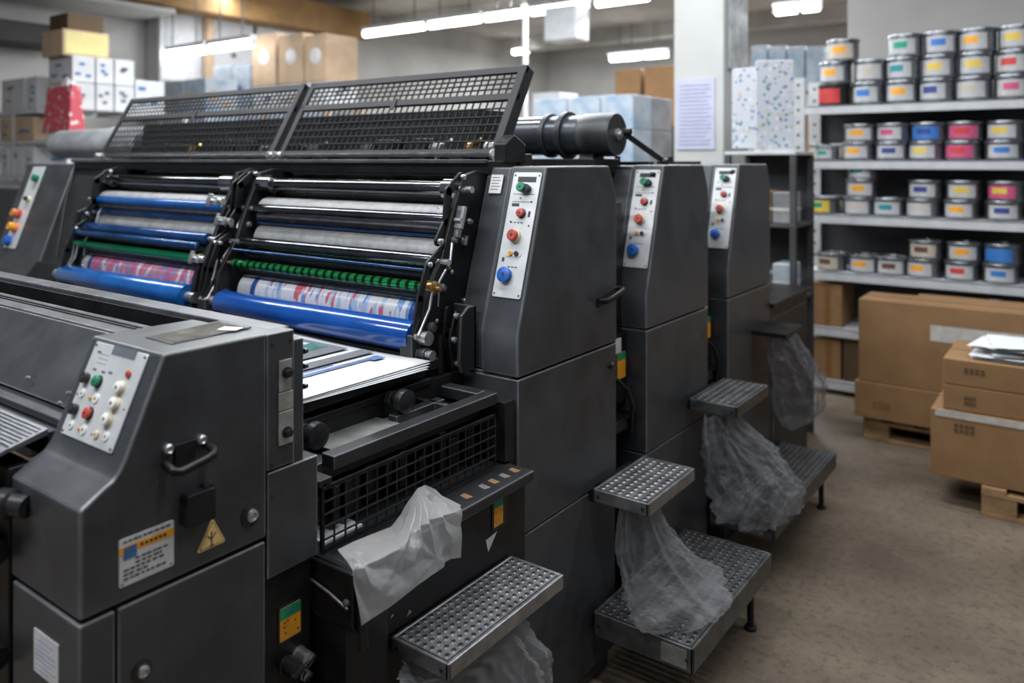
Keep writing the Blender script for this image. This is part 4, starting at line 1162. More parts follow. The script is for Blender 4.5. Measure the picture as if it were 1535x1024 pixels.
b = B(); NU, NV = 110, 60; G = []
for i in range(NU + 1):
    s = i / NU; a0, a1, a2 = interp(TOP, s), interp(EDG, s), interp(BOT, s); col_ = []
    for j in range(NV + 1):
        v = j / NV
        if v < .42: w = v / .42; p = a0.lerp(a1, w)
        else: w = (v - .42) / .58; p = a1.lerp(a2, w)
        su, sv = s * 2.3, v * 1.15
        fold = 0; wt = 0
        for (ax_, av_, kf, am) in ((1.43, -.05, 6.5, 1.0), (.02, -.05, 7.5, .8), (1.50, 1.0, 4, .35)):     # folds radiate from where the film hangs
            du, dv = su - ax_, sv - av_; dd = math.hypot(du, dv); th_ = math.atan2(dv, du) + .22 * noise.noise(Vector((su * 2.2, sv * 2.2, kf)))
            tri_ = abs(((th_ * kf / PI + .3 * kf) % 1) * 2 - 1)
            w_ = 1 / (.15 + dd * dd); fold += w_ * (tri_ - .5) * am * min(1, dd * 1.6); wt += w_
        fold = fold / wt * 1.9 + .35 * noise.noise(Vector((su * 2, sv * 2, 4))) + .16 * crease(Vector((su, sv * .8, 2)), 5)
        p = p + Vector((.020, .003, .004)) * fold * min(1, v * 4 + .2) * (1 - .75 * v ** 5) * (1 - .6 * abs(2 * s - 1) ** 8)
        col_.append(b.v(p))
    G.append(col_)
for i in range(NU):
    for j in range(NV): b.f([G[i][j], G[i + 1][j], G[i + 1][j + 1], G[i][j + 1]])
tag(obj('plastic_sheet', b, FILM, ang=180), 'crumpled milky plastic sheet draped over the tray below the wire grille', 'plastic sheet')

# paper offcuts seen through the grille's lower left
b = B().box(-1.42, -1.31, 1.13, 1.24, .836, .841); tag(obj('paper_offcut', b, PAPER), 'white paper offcut lying behind the lower left of the wire grille', 'paper')
b = B(Matrix.Translation((-1.24, 1.2, .8345)) @ Matrix.Rotation(.3, 4, 'Z')).box(-.02, .02, -.04, .03, 0, .004); tag(obj('rag', b, DBROWN), 'brown scrap lying on the tray by the plastic sheet', 'scrap')

# ================================================================== RIGHT SHELF with ink tins
SY0, SY1 = 5.86, 6.32
SX0 = P(1187, 0, Y=SY0).x; SX1 = 1.0
SH = thing('storage_shelf', 'tall white metal shelf full of ink tins along the right wall', 'shelf', ((SX0 + SX1) / 2, (SY0 + SY1) / 2, 0))
b = B()
for (x, y) in ((SX0, SY0), (SX0, SY1 - .04), (SX1 - .09, SY0), (SX1 - .09, SY1 - .04)):
    o = obj('upright', B().box(x, x + .09, y, y + .04, 0, 2.24), SHELFW, SH, .003)
    h = B()
    for k in range(24): h.cyl((x + .045, y - .001, .12 + k * .09), (x + .045, y + .004, .12 + k * .09), .011, n=10)
    obj('bolt_hole', h, SHELFD, o, sep=True)
SHZ = [.10, .47, .865, 1.265, 1.65, 2.035]
for z in SHZ: obj('shelf_board', B().box(SX0 + .091, SX1, SY0, SY1, z - .012, z).box(SX0 + .091, SX1, SY0, SY0 + .012, z - .062, z), SHELFW, SH, .003)
obj('shade_back_panel', B().box(SX0 + .02, SX1, SY1, SY1 + .01, .05, 2.02), SHELFD, SH)  # added panel; its dark grey puts the shade behind the tins into colour

CN = {'w': ('white', mat('lab_w', (.43, .43, .44), .5)), 'o': ('orange', STKO), 'y': ('yellow', MATS.get('lab_y') or mat('lab_y', (.65, .45, .06), .5)), 'b': ('blue', mat('lab_b', (.03, .16, .48), .5)),
      'g': ('green', mat('lab_g', (.0, .28, .18), .5)), 'r': ('red', mat('lab_r', (.52, .04, .04), .5)), 'p': ('pink', mat('lab_p', (.5, .08, .18), .5)), 'n': ('navy', mat('lab_n', (.03, .05, .22), .5)),
      'k': ('brown', mat('lab_k', (.12, .05, .03), .5)), 't': ('teal', mat('lab_t', (.02, .22, .26), .5)), 'c': ('cream', mat('lab_c', (.45, .40, .33), .5))}
PROTO = {}


def tin_mesh(kind, r, h, base, top, blk):
    key = (r, h, base, top, blk)
    if key in PROTO: return PROTO[key]
    body = B().lathe((0, 0, 0), (0, 0, 1), [(0, r * .96), (.004, r), (.012, r), (.014, r * .975), (h - .022, r * .975), (h - .018, r * 1.02), (h - .006, r * 1.03), (h, r * 1.0), (h, r * .92), (h - .008, r * .9)], 28)
    lb = B(); n = 14; z0, z1 = h * .12, h * .78
    rows = ((z0, z0 + (z1 - z0) * .38, 0), (z0 + (z1 - z0) * .38, z1 - (z1 - z0) * .18, 1), (z1 - (z1 - z0) * .18, z1, 0))
    for (a, c_, mi) in rows:
        lb.mi = mi
        for k in range(n):
            a0 = -PI / 2 - .85 + 1.7 * k / n; a1 = a0 + 1.7 / n
            if mi == 1 and (k < 3 or k > 9): lb.mi = 0
            elif mi == 1: lb.mi = 1
            V = [lb.v((math.cos(t_) * (r * .99), math.sin(t_) * (r * .99), zz)) for t_, zz in ((a0, a), (a1, a), (a1, c_), (a0, c_))]
            lb.f(V)
    PROTO[key] = (body, lb)
    m1 = obj('body', body, TIND if blk else TINM, bpy_dummy); m2 = obj('label_band', lb, [CN[base][1], CN[top][1]], bpy_dummy, recalc=False)
    for q_ in (m1, m2): COL.objects.unlink(q_)
    PROTO[key] = (m1, m2)
    return PROTO[key]


bpy_dummy = bpy.data.objects.new('ink_tin_source', None)


def tin(x, y, z, r, h, base, top, label, blk=False, rz=0, grp=None):
    m1, m2 = tin_mesh('tin', r, h, base, top, blk)
    t = thing('ink_tin', label, 'ink tin', (x, y, z), grp); t.rotation_euler = (0, 0, rz)
    for s in (m1, m2):
        c = s.copy(); COL.objects.link(c); c.parent = t
    return t


POSN = ['leftmost', 'second', 'third', 'fourth', 'fifth', 'rightmost']
SHN = {5: 'top shelf', 4: 'second shelf', 3: 'third shelf', 2: 'fourth shelf', 1: 'lowest shelf'}
STK = {  # shelf index: [(px, [(base, accent, black?)...bottom to top], radius)]
    5: [(1253, [('r', 'r', 1), ('w', 'o', 0), ('c', 'o', 0)]), (1305, [('w', 'b', 0), ('w', 'c', 0)]), (1355, [('w', 'o', 0), ('w', 't', 0), ('w', 'g', 0)]), (1408, [('w', 'n', 0), ('w', 'y', 0), ('w', 'b', 0)]),
        (1463, [('w', 'c', 0), ('w', 'y', 0), ('w', 'o', 0)]), (1522, [('w', 'p', 0), ('w', 'r', 0), ('w', 'y', 0)])],
    4: [(1243, [('w', 'g', 0)]), (1290, [('w', 'o', 0), ('w', 'o', 0)]), (1340, [('w', 'n', 0), ('w', 'p', 0)]), (1392, [('w', 'y', 0), ('b', 'n', 0)]), (1446, [('p', 'r', 0), ('p', 'r', 0)]), (1508, [('w', 'b', 0), ('w', 'y', 0)])],
    3: [(1238, [('y', 'g', 0)]), (1292, [('w', 'c', 0), ('w', 'o', 0), ('w', 'g', 0)]), (1335, [('w', 't', 0)]), (1387, [('w', 'c', 0), ('w', 'n', 0)]), (1444, [('w', 'o', 0), ('w', 'y', 0)]), (1508, [('w', 'n', 0), ('p', 'y', 0)])],
    2: [(1250, [('c', 'k', 0)]), (1300, [('w', 'o', 0)]), (1340, [('w', 'k', 0)]), (1388, [('w', 'o', 0), ('c', 'k', 0)]), (1445, [('w', 'r', 0), ('w', 'o', 0)]), (1503, [('w', 'b', 0), ('b', 'b', 0)])],
    1: [(1430, [('c', 'c', 0)]), (1465, [('w', 'c', 0)]), (1502, [('w', 'b', 0)])]}
LV = [['lower', 'upper'], ['bottom', 'middle', 'top']]
for si, stacks in STK.items():
    for pi, (px, cans) in enumerate(stacks):
        r = .108 if si >= 4 else .104; h = .155 if si == 5 else .125
        if si == 4 and pi == 0: r = .08; h = .10
        y = SY0 + .015 + r * 1.06; x = P(px, 0, Y=y).x
        for k, (ba, ac, blk) in enumerate(cans):
            n_ = len(cans)
            pos = POSN[pi] if si != 1 else ('leftmost', 'middle', 'rightmost')[pi]
            lev = '' if n_ == 1 else (LV[0] if n_ == 2 else LV[1])[k] + ' of '
            st = 'single tin' if n_ == 1 else 'stack'
            lbl = f"{'black' if blk else 'grey'} ink tin, {CN[ac][0]} label, {lev}{pos} {st}, {SHN[si]}"
            xo = .012 * ((k * 7 + pi * 3) % 3 - 1)
            if si == 5 and pi == 0 and k == 2: xo = .05
            tin(x + xo, y, SHZ[si] + k * (h + .0005), r, h, ba, ac, lbl, bool(blk), rz=-.25 + .13 * ((pi + k) % 3), grp=f'ink tins on the {SHN[si]}')
# second row of tins at the back of the shelves, partly showing between the front ones
for si, pxs in ((4, (1232, 1262, 1318, 1425)), (5, (1282, 1385)), (3, (1255,))):
    for q_, px in enumerate(pxs):
        x = P(px, 0, Y=6.2).x
        tin(x, 6.2, SHZ[si], .09, .12 if si != 5 else .15, 'c', 'y' if si == 3 else 'c', f"dull ink tin in the back row of the {SHN[si]}, {['leftmost', 'second', 'third', 'fourth'][q_]}", grp='back row ink tins')

for (pa, pc, z, h_, l) in ((1214, 1262, .47, .30, 'dim brown carton on the lowest shelf board at its left end'), (1264, 1300, .10, .33, 'dark carton on the bottom board of the ink shelf'), (1216, 1260, .10, .28, 'dim brown carton at the bottom left of the ink shelf')):
    x0_ = P(pa, 0, Y=SY0 + .03).x; x1_ = P(pc, 0, Y=SY0 + .03).x
    t = thing('carton', l, 'carton', ((x0_ + x1_) / 2, SY0 + .2, z + .001), 'cartons low on the ink shelf')
    obj('box', B().box(x0_, x1_, SY0 + .03, SY0 + .4, z + .001, z + h_), DBROWN if 'dark' in l else CARD, t, .004)
    obj('tape', B().box(x0_ + .1, x0_ + .14, SY0 + .0285, SY0 + .03, z + .01, z + h_ - .01), TAPE, t)

# ---- printed sample boards standing between column and shelf
for (pa, pb, ya, yb, top, l) in ((1099, 1136, 4.70, 4.66, 2.20, 'narrow white board with small blue prints, left one of the two by the column'), (1133, 1189, 4.64, 4.74, 2.235, 'wide white board with small blue and green prints beside the shelf upright')):
    A = P(pa, 0, Y=ya); C_ = P(pb, 0, Y=yb)
    b = B().bar((A.x, A.y, (top + 1.72) / 2), (C_.x, C_.y, (top + 1.72) / 2), .03, top - 1.72)
    tag(obj('sample_board', b, POSTER, None, .004), l, 'display board', 'printed sample boards')

BR = thing('sample_rack', 'dark narrow rack under the printed sample boards, left of the shelf upright', 'rack', (-1.57, 4.9, 0))
for z in (.4, .85, 1.28, 1.70): obj('shelf_board', B().box(-1.78, -1.36, 4.62, 5.0, z - .02, z), SHELFD if z < 1.6 else SHELFW, BR, .003)
for x in (-1.78, -1.395):
    for y in (4.621, 4.965): obj('post', B().box(x, x + .034, y, y + .034, 0, 1.679), SHELFD, BR, .003)
obj('back_board', B().box(-1.77, -1.37, 5.001, 5.01, .05, 1.7), SHELFD, BR)
rb = random.Random(21)
for zi, (z, nm_) in enumerate(((1.282, 'third'), (.852, 'second'), (.402, 'lowest'))):
    for k in range(3):
        x = -1.735 + k * .118; h_ = rb.uniform(.12, .22)
        m_ = [(WRAP, 'white'), (CARD, 'brown'), (WRAPD, 'grey')][(k + zi) % 3]
        t = thing('supply_packet', f"{m_[1]} packet on the {nm_} board of the narrow sample rack, {['left', 'middle', 'right'][k]}", 'packet', (x + .05, 4.7, z), 'packets on the sample rack')
        obj('packet', B().box(x, x + .11, 4.64, 4.82, z, z + h_), m_[0], t, .008); obj('band', B().box(x - .001, x + .111, 4.639, 4.821, z + h_ * .4, z + h_ * .5), TAPEW, t)
FE = thing('feeder_unit', 'low dark feeder unit at the far end of the press line', 'press feeder', (-1.8, 4.2, 0))
obj('body', B().box(-2.4, SIDE, 3.87, 4.5, .05, .93), GREYD, FE, .01); obj('top_lip', B().box(-2.4, SIDE + .02, 3.868, 4.52, .932, .955), BLACK, FE, .003)
obj('plinth', B().box(-2.38, SIDE - .03, 3.9, 4.46, 0, .049), BLACK, FE); obj('door', B().box(SIDE, SIDE + .006, 3.9, 4.46, .12, .88), GREYD, FE, .003)

# ---- cartons and pallets on the right


def pallet(x0, x1, y0, y1, label):
    t = thing('wooden_pallet', label, 'pallet', ((x0 + x1) / 2, (y0 + y1) / 2, 0), 'wooden pallets')
    n_ = 6
    for k in range(n_):
        a = x0 + (x1 - x0 - .1) * k / (n_ - 1)
        obj('top_board', B().box(a, a + .1, y0, y1, .115, .135), WOOD, t, .002)
    for yy in (y0, (y0 + y1) / 2 - .05, y1 - .1):
        obj('stringer_board', B().box(x0, x1, yy, yy + .1, .095, .115), WOOD, t, .002)
        obj('bottom_board', B().box(x0, x1, yy, yy + .1, 0, .018), WOOD, t, .002)
        for a in (x0, (x0 + x1) / 2 - .07, x1 - .14): obj('block', B().box(a, a + .14, yy + .002, yy + .098, .018, .095), WOOD, t, .002)
    return t


def carton(x0, x1, y0, y1, z0, z1, label, m=CARD, tape=True, rot=0, extra=None, grp='brown cartons', name='carton', tapem=None, tpos=.55):
    t = thing(name, label, 'carton', ((x0 + x1) / 2, (y0 + y1) / 2, z0), grp)
    obj('box', B().box(x0, x1, y0, y1, z0, z1), m, t, .004)
    xc = x0 + (x1 - x0) * tpos
    b = B().box(x0 + .002, x1 - .002, (y0 + y1) / 2 - .002, (y0 + y1) / 2 + .002, z1, z1 + .0015)
    obj('flap_seam', b, DBROWN, t)
    if tape:
        b = B().box(xc - .03, xc + .03, y0 - .0015, y1 + .0015, z1 + .0006, z1 + .002).box(xc - .03, xc + .03, y0 - .002, y0 - .0005, z0 + .01, z1 + .001)
        obj('tape', b, tapem or TAPE, t)
    if extra: extra(t)
    t.rotation_euler = (0, 0, rot)
    return t


def marks(x, z, w, h, y, m, name='printed_mark'):
    def f(t):
        b = B()
        for i in range(4):
            for j in range(2): b.box(x + i * w / 4, x + i * w / 4 + w / 6, y - .0022, y - .0004, z + j * h / 2, z + j * h / 2 + h / 3)
        obj(name, b, m, t)
    return f


c = P(1301, 648, Z=0)
bx0, by0 = P(1281, 0, Y=5.02).x, 5.02
pallet(c.x, c.x + .95, 5.06, 5.70, 'wooden pallet under the big brown cartons, farther back')
carton(bx0, bx0 + .95, by0, by0 + .34, .137, .345, 'low brown carton at the bottom of the pallet stack farther back', tape=False, extra=marks(bx0 + .1, .2, .1, .05, by0, TAPE))
carton(bx0 + .02, bx0 + .93, by0 + .01, by0 + .33, .347, .83, 'big tall brown carton standing on the low one farther back', tape=False, extra=lambda t: obj('pale_tape', B().box(bx0 + .4, bx0 + .9, by0 + .008, by0 + .0095, .63, .72), TAPEW, t))
carton(bx0 + .25, bx0 + 1.0, by0 + .36, by0 + .62, .137, .80, 'brown carton behind the big tall one, its top edge showing', tape=True)
cx0 = P(1395, 0, Y=4.30).x
pallet(P(1471, 0, Y=4.28).x, cx0 + 1.2, 4.28, 4.95, 'wooden pallet under the front carton stack at the right edge')
zb = .137


def lab(x, y, z, w, h):
    def f(t): obj('shipping_label', B().box(x, x + w, y - .0025, y - .0005, z, z + h), STKW, t)
    return f


def two(f1, f2):
    def f(t): f1(t); f2(t)
    return f


carton(cx0, cx0 + .72, 4.30, 4.82, zb, .455, 'large brown carton at the bottom of the front stack, directly on its pallet', extra=two(marks(cx0 + .1, .36, .09, .05, 4.30, DBROWN), lambda t: obj('pale_tape', B().box(cx0 + .02, cx0 + .71, 4.297, 4.2995, .425, .456), TAPEW, t)), tpos=.62)
carton(cx0 + .05, cx0 + .74, 4.32, 4.80, .458, .575, 'flat brown carton in the middle of the front stack', extra=marks(cx0 + .14, .49, .05, .05, 4.32, DBROWN), tpos=.58)
carton(cx0 + .05, cx0 + .74, 4.32, 4.80, .578, .70, 'flat brown carton on top of the front stack, under loose papers', extra=two(marks(cx0 + .14, .64, .09, .03, 4.32, DBROWN), lab(cx0 + .53, 4.32, .62, .12, .06)), tpos=.58)
rnd = random.Random(4)
for i in range(6):
    b = B(Matrix.Translation((cx0 + .45 + rnd.uniform(-.03, .05), 4.53 + rnd.uniform(-.03, .03), .7035 + i * .0125)) @ Matrix.Rotation(rnd.uniform(-.3, .3), 4, 'Z'))
    GX, GY = 16, 12; g = []
    for a in range(GX + 1):
        rw = []
        for c_ in range(GY + 1):
            x = -.27 + .54 * a / GX; y = -.16 + .32 * c_ / GY
            rw.append(b.v((x, y, .003 + .010 * abs(noise.noise(Vector((x * 7, y * 7, i * 3.3)))) + .005 * abs(noise.noise(Vector((x * 18, y * 18, i)))))))
        g.append(rw)
    for a in range(GX):
        for c_ in range(GY): b.f([g[a][c_], g[a + 1][c_], g[a + 1][c_ + 1], g[a][c_ + 1]])
    o = obj('loose_paper', b, PAPER, ang=60)
    tag(o, 'topmost crumpled white paper on the front carton stack' if i == 5 else f"crumpled white paper, {['lowest', 'second lowest', 'third', 'fourth', 'fifth'][i % 5]} from the bottom of the pile on the front cartons", 'paper', None if i == 5 else 'loose papers on cartons')

# ================================================================== BACKGROUND


def xat(px, Y): return P(px, 0, Y=Y).x


def zat(px, py, Y): return P(px, py, Y=Y).z


def wbox(x0, x1, y0, y1, z0, z1, label, m=BOXW, grp='white boxes', name='storage_box', mark=True, face='y', mm=None):
    t = thing(name, label, 'box', ((x0 + x1) / 2, (y0 + y1) / 2, z0), grp)
    obj('box', B().box(x0, x1, y0, y1, z0, z1), m, t, .006)
    if mark:
        b = B(); w, d_, h = x1 - x0, y1 - y0, z1 - z0; rr_ = random.Random(hash(label) % 1000 if False else int(abs(x0 * 137 + y0 * 71 + z0 * 53)))
        for k in range(3):
            u = rr_.uniform(.1, .6); v = rr_.uniform(.15, .7)
            b.box(x0 + w * u, x0 + w * (u + .25), y0 - .002, y0, z0 + h * v, z0 + h * (v + .1))
            b.box(x1, x1 + .002, y0 + d_ * u, y0 + d_ * (u + .25), z0 + h * v, z0 + h * (v + .12))
        obj('print', b, mm or rr_.choice([STKB, STKB, CARDL, MATS['grey_print']]), t)
    return t


# wrapped pallet block behind the drive cylinder
Y0 = 6.3; xs = [xat(p, Y0) for p in (800, 850, 900, 950)]
names = ['left', 'middle', 'right']
for r_, (z0, z1, ln) in enumerate(((1.20, 1.60, 'lower'), (1.605, 1.92, 'middle'), (1.925, 2.23, 'top'))):
    for k in range(3):
        wbox(xs[k] + .005, xs[k + 1] - .005, Y0, Y0 + .37, z0, z1, f'blue and white wrapped box, {names[k]} one of the {ln} row, left of column', WRAP, 'wrapped boxes left of the column', mark=False)
    wbox(xs[2] + .03, xs[3] - .005, Y0 + .375, Y0 + .8, z0, z1, f'grey side-on wrapped box in the {ln} row behind the wrapped block', WRAPD, 'wrapped boxes left of the column', mark=False)
tag(obj('pallet_base_stack', B().box(xs[0], xs[3], Y0, Y0 + .8, 0, 1.195), WRAPD, None, .01), 'grey wrapped lower load carrying the blue and white boxes left of the column', 'wrapped load')
carton(xat(922, 7.6), xat(960, 7.6), 7.6, 8.0, 2.0, zat(930, 105, 7.6), 'brown carton behind the wrapped boxes, just left of its darker neighbour', CARD, False, grp='cartons behind the wrapped block')
carton(xat(966, 7.6), xat(1010, 7.6), 7.6, 8.0, 2.0, zat(930, 104, 7.6), 'brown carton behind the wrapped boxes, next to the column', CARD, False, grp='cartons behind the wrapped block')
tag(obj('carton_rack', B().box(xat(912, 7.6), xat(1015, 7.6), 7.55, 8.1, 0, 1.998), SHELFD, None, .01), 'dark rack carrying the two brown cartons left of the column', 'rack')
wbox(xat(798, 7.4), xat(838, 7.4), 7.4, 7.8, 1.6, zat(800, 140, 7.4), 'plain white box standing left of the blue and white wrapped block', BOXW, None, mark=False)
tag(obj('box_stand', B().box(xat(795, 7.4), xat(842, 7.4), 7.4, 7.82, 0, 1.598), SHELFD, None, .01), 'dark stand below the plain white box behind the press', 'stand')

# wrapped bundles high between column and shelf
for k, (a, c_) in enumerate(((1127, 1150), (1152, 1178), (1180, 1206), (1208, 1234))):
    wbox(xat(a, 7.8), xat(c_, 7.8), 7.8, 8.2, 2.36, 2.78 - .02 * k, f"white wrapped bundle high right of the column, {['leftmost', 'second from the left', 'third from the left', 'rightmost'][k]}", WRAP, 'wrapped bundles right of the column', mark=False)
t = thing('steel_rack', 'grey rack carrying the white wrapped bundles right of the column', 'rack', (xat(1180, 7.8), 8.0, 0))
obj('shelf_board', B().box(xat(1120, 7.8), xat(1245, 7.8), 7.78, 8.25, 2.31, 2.358), CONC_G, t, .004)
obj('shelf_board', B().box(xat(1120, 7.8), xat(1245, 7.8), 7.78, 8.25, 1.65, 1.69), CONC_G, t, .004)
for a in (1120, 1242): obj('post', B().box(xat(a, 7.8), xat(a, 7.8) + .05, 7.8, 7.85, 0, 2.31), CONC_G, t, .004)
for a in (1120, 1242): obj('post', B().box(xat(a, 7.8), xat(a, 7.8) + .05, 8.19, 8.24, 0, 2.31), CONC_G, t, .004)
for k, (a, c_, z, m) in enumerate(((1196, 1222, 1.69, CARD), (1224, 1243, 1.69, DBROWN))):
    carton(xat(a, 7.8), xat(c_, 7.8), 7.85, 8.15, z, z + .42, f"{['brown', 'dark brown'][k]} carton on the grey rack seen left of the ink shelf", m, False, grp='cartons on the grey rack')

# wall cupboards on the left wall (doors facing the room)
WX = -9.395
ys = [P(p, 0, X=-9.1).y for p in (235, 313, 382, 450)]
for k in range(3):
    t = thing('wall_cupboard', f"tall white cupboard against the left wall, {['left of the wooden post', 'behind the light brown cartons, right of the post', 'farthest from the camera'][k]}", 'cupboard', (-9.25, (ys[k] + ys[k + 1]) / 2, 0), 'white cupboards on the left wall')
    obj('carcass', B().box(WX, -9.1, ys[k] + .02, ys[k + 1] - .03, 0, 3.5), CONC_W, t, .005)
    for j, (z0, z1) in enumerate(((2.62, 3.47), (1.62, 2.58), (.1, 1.58))):
        d = obj('door', B().box(-9.1, -9.08, ys[k] + .03, ys[k + 1] - .04, z0, z1), SHELFW, t, .004)
        obj('handle', B().cyl((-9.08, (ys[k] + ys[k + 1]) / 2, z0 + .4), (-9.05, (ys[k] + ys[k + 1]) / 2, z0 + .4), .03, n=12), GREYL, d)
yp = P(313, 0, X=-9.0).y
tag(obj('wooden_post', B().box(-9.05, -8.95, yp - .05, yp + .05, 0, 3.44), CARDL, None, .005), 'light wooden post between the two white cupboards', 'post')
tag(obj('ceiling_beam_board', B().box(-9.05, -8.7, 3.9, 8.4, 3.45, 3.85), BROWNB, None, .01), 'brown board beam under the ceiling above the white cupboards', 'beam')
struct('trim_1', B().box(-9.4, -8.6, 1.5, 5.2, 3.35, 3.4), CONC_G)
tag(obj('dark_duct', B().box(-9.38, -8.9, 2.8, 4.2, 2.86, 3.08), VOID, None, .01), 'dark duct on the left wall above the white boxes', 'duct')

# storage rack along the left wall with cartons and white boxes (centre left)
RK = thing('storage_rack', 'pale rack under the light brown cartons, behind the mesh guards', 'rack', (-7.3, 5.9, 0))
ry = 5.7; rx0, rx1 = xat(305, ry), xat(492, ry)
zc0 = zat(430, 126, ry); zc1 = zat(430, 160, ry); zc2 = zc1 - .45
for z in (zc2, zc1): obj('shelf_board', B().box(rx0, rx1, ry, ry + .5, z - .03, z), CARDL, RK, .003)
for x in (rx0, (rx0 + rx1) / 2, rx1 - .05):
    for yy in (ry + .001, ry + .45): obj('post', B().box(x, x + .05, yy, yy + .049, 0, zc1 - .03), CARDL, RK, .003)
spans = [(378, 413), (418, 454), (457, 489)]; lbs = ['leftmost', 'middle', 'rightmost']
for k, (a, c_) in enumerate(spans):
    x0, x1 = xat(a, ry), xat(c_, ry); zt_ = zat(a, 54, ry)
    t = carton(x0, x1, ry, ry + .45, zc0, zt_, f'light brown carton with a pale patch, {lbs[k]} of the three above the mesh guards', CARDL, False, grp='three light brown cartons')
    b = B().lathe(((x0 + x1) / 2, ry - .001, zc0 + (zt_ - zc0) * .55), (0, -1, 0), [(0, .09), (.003, .085)], 18)
    obj('pale_patch', b, STKW, t)
    wbox(x0, x1, ry + .01, ry + .44, zc1 + .002, zc0 - .003, f'cream box under the {lbs[k]} light brown carton', BOXW, 'cream boxes under the cartons')
for k, (a, c_) in enumerate(((318, 345), (347, 374))):
    wbox(xat(a, ry), xat(c_, ry), ry + .01, ry + .44, zc1 + .002, zat(a, 100, ry), f"white box with blue print left of the light brown cartons, {['left', 'right'][k]} one", WRAP, 'white boxes left of the cartons')
for k in range(6):
    a = 320 + k * 27; wbox(xat(a, ry), xat(a + 24, ry), ry + .01, ry + .44, zc2 + .002, zc2 + .37, f"white box on the lower rack board, {['first', 'second', 'third', 'fourth', 'fifth', 'sixth'][k]} from left", WRAP, 'white boxes on the lower rack board')
# white stack in front of the left cupboard
for k, (a, c_) in enumerate(((242, 275), (277, 308))):
    for j in range(2):
        wbox(xat(a, 5.0), xat(c_, 5.0), 5.0, 5.4, 1.7 + j * .42, 2.115 + j * .42, f"white blue-printed box below the left tube lights, {['lower', 'upper'][j]} {['left', 'right'][k]}", WRAP, 'white boxes below the left tube lights')
tag(obj('box_stand', B().box(xat(240, 5.0), xat(310, 5.0), 5.0, 5.42, 0, 1.698), SHELFW, None, .01), 'pale stand below the white blue-printed boxes on the left', 'stand')

# corner shelf at the far left: a front run (faces the camera) and a side run
CX, CY = -7.20, 3.34
LS = thing('corner_shelf', 'white shelving at the far left stacked with white boxes', 'shelf', (-7.9, 3.7, 0))
for z in (1.10, 1.50, 1.83, 2.115):
    obj('shelf_board', B().box(-9.3, CX, CY, CY + .5, z - .035, z) if z != 2.115 else B().box(-9.3, CX - .55, CY, CY + .5, z - .035, z), SHELFW, LS, .004)
obj('side_board', B().box(CX - .5, CX, CY + .501, CY + 1.15, 2.055, 2.09), SHELFW, LS, .004)
obj('side_board', B().box(CX - .5, CX, CY + .501, CY + 1.15, 1.60, 1.635), SHELFW, LS, .004)
for (x, y) in ((-9.3, CY), (-8.3, CY + .002), (CX - .045, CY - .002), (CX - .045, CY + 1.10)): obj('post', B().box(x, x + .045, y, y + .045, 0, 2.08), SHELFW, LS, .003)
# side run boxes (+x faces) two rows
sy = [CY + .03, CY + .40, CY + .70, CY + .98]
yy = [P(p, 0, X=CX).y for p in (108, 144, 172, 203)]
for k in range(3):
    for j, (z0, z1) in enumerate(((2.092, 2.33), (2.335, 2.57))):
        wbox(CX - .45, CX - .005, yy[k] + .005, yy[k + 1] - .008, z0, z1, f"{['nearest', 'middle', 'farthest'][k]} white box of the {['lower', 'upper'][j]} row at the corner shelf side", BOXW, 'white boxes on the corner shelf side')
wbox(CX - .45, CX - .02, yy[3] + .01, yy[3] + .3, 2.092, 2.40, 'single white box at the far end of the corner shelf', BOXW, None)
carton(CX - .45, CX - .06, yy[0] - .05, yy[2] - .02, 2.572, 2.80, 'carton with a big yellow end on top of the white boxes at the far left', CARDL, False, grp=None,
       extra=lambda t: obj('yellow_end', B().box(CX - .0585, CX - .055, yy[0] - .03, yy[2] - .04, 2.59, 2.785), YELB, t))
carton(CX - .42, CX - .08, yy[0], yy[2] - .06, 2.802, 2.95, 'dark brown carton on top of the yellow-ended one at the far left', DBROWN, False, grp=None)
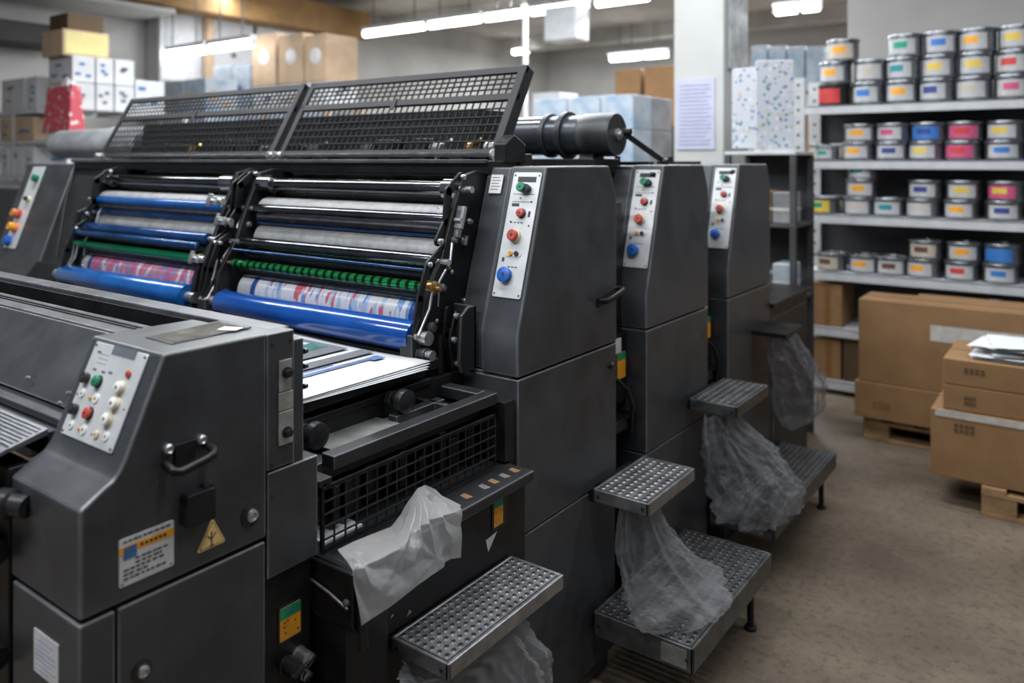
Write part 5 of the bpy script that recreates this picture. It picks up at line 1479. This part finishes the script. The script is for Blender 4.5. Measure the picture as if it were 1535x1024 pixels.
# front run boxes (face the camera)
def frow(z0, z1, pxs, row, m=BOXW, mms=None):
    for k, (a, c_) in enumerate(pxs):
        x0, x1 = xat(a, CY + .01), min(xat(c_, CY + .01), CX - .6 if z0 > 2.05 else CX - .06)
        if x1 - x0 < .05: continue
        wbox(x0, x1, CY + .01, CY + .42, z0, z1, f"{'white' if m is BOXW else 'pale'} box in the {row} of the far left shelf, {['leftmost', 'second', 'third', 'fourth'][k]}", m, f'boxes in the {row} of the far left shelf')
frow(2.117, 2.42, ((2, 36), (40, 58), (60, 78)), 'top row')
frow(1.832, 2.05, ((0, 16), (22, 50)), 'middle row', CARDL)
frow(1.502, 1.78, ((2, 12), (16, 34), (36, 50)), 'lower row')
frow(1.102, 1.42, ((6, 24), (50, 70)), 'bottom row', WRAPD)
x0 = xat(54, CY - .2); x1 = xat(97, CY - .2)
t = thing('gift_bag', 'red and white patterned bag hanging in front of the far left shelf', 'bag', ((x0 + x1) / 2, CY - .12, 1.84))
zt_ = zat(75, 128, CY - .2); zb_ = zat(75, 197, CY - .2)
b = B().hexa([(x0 + .02, CY - .16, zb_), (x1 - .02, CY - .16, zb_), (x1 - .02, CY - .02, zb_), (x0 + .02, CY - .02, zb_)], [(x0 + .04, CY - .13, zt_), (x1 - .04, CY - .13, zt_), (x1 - .04, CY - .05, zt_), (x0 + .04, CY - .05, zt_)])
obj('bag_body', b, BANNER, t, .01)
obj('bag_handle', B().tube([((x0 + x1) / 2 - .05, CY - .09, zt_ - .01), ((x0 + x1) / 2 - .03, CY - .06, zt_ + .06), ((x0 + x1) / 2 + .03, CY - .06, zt_ + .06), ((x0 + x1) / 2 + .05, CY - .09, zt_ - .01)], .008), STKW, t)
tag(obj('bag_shelf_hook', B().tube([((x0 + x1) / 2, CY, zt_ + .03), ((x0 + x1) / 2, CY - .06, zt_ + .04), ((x0 + x1) / 2, CY - .07, zt_ + .08)], .008), STEEL), 'steel hook holding the red and white bag', 'hook')
# dark shapes left of the press
tag(obj('machine_cover', B().box(-6.4, -4.75, 2.0, 2.9, 0, 1.50), GREYD, None, .02), 'dark grey machine cover left of the press', 'machine')
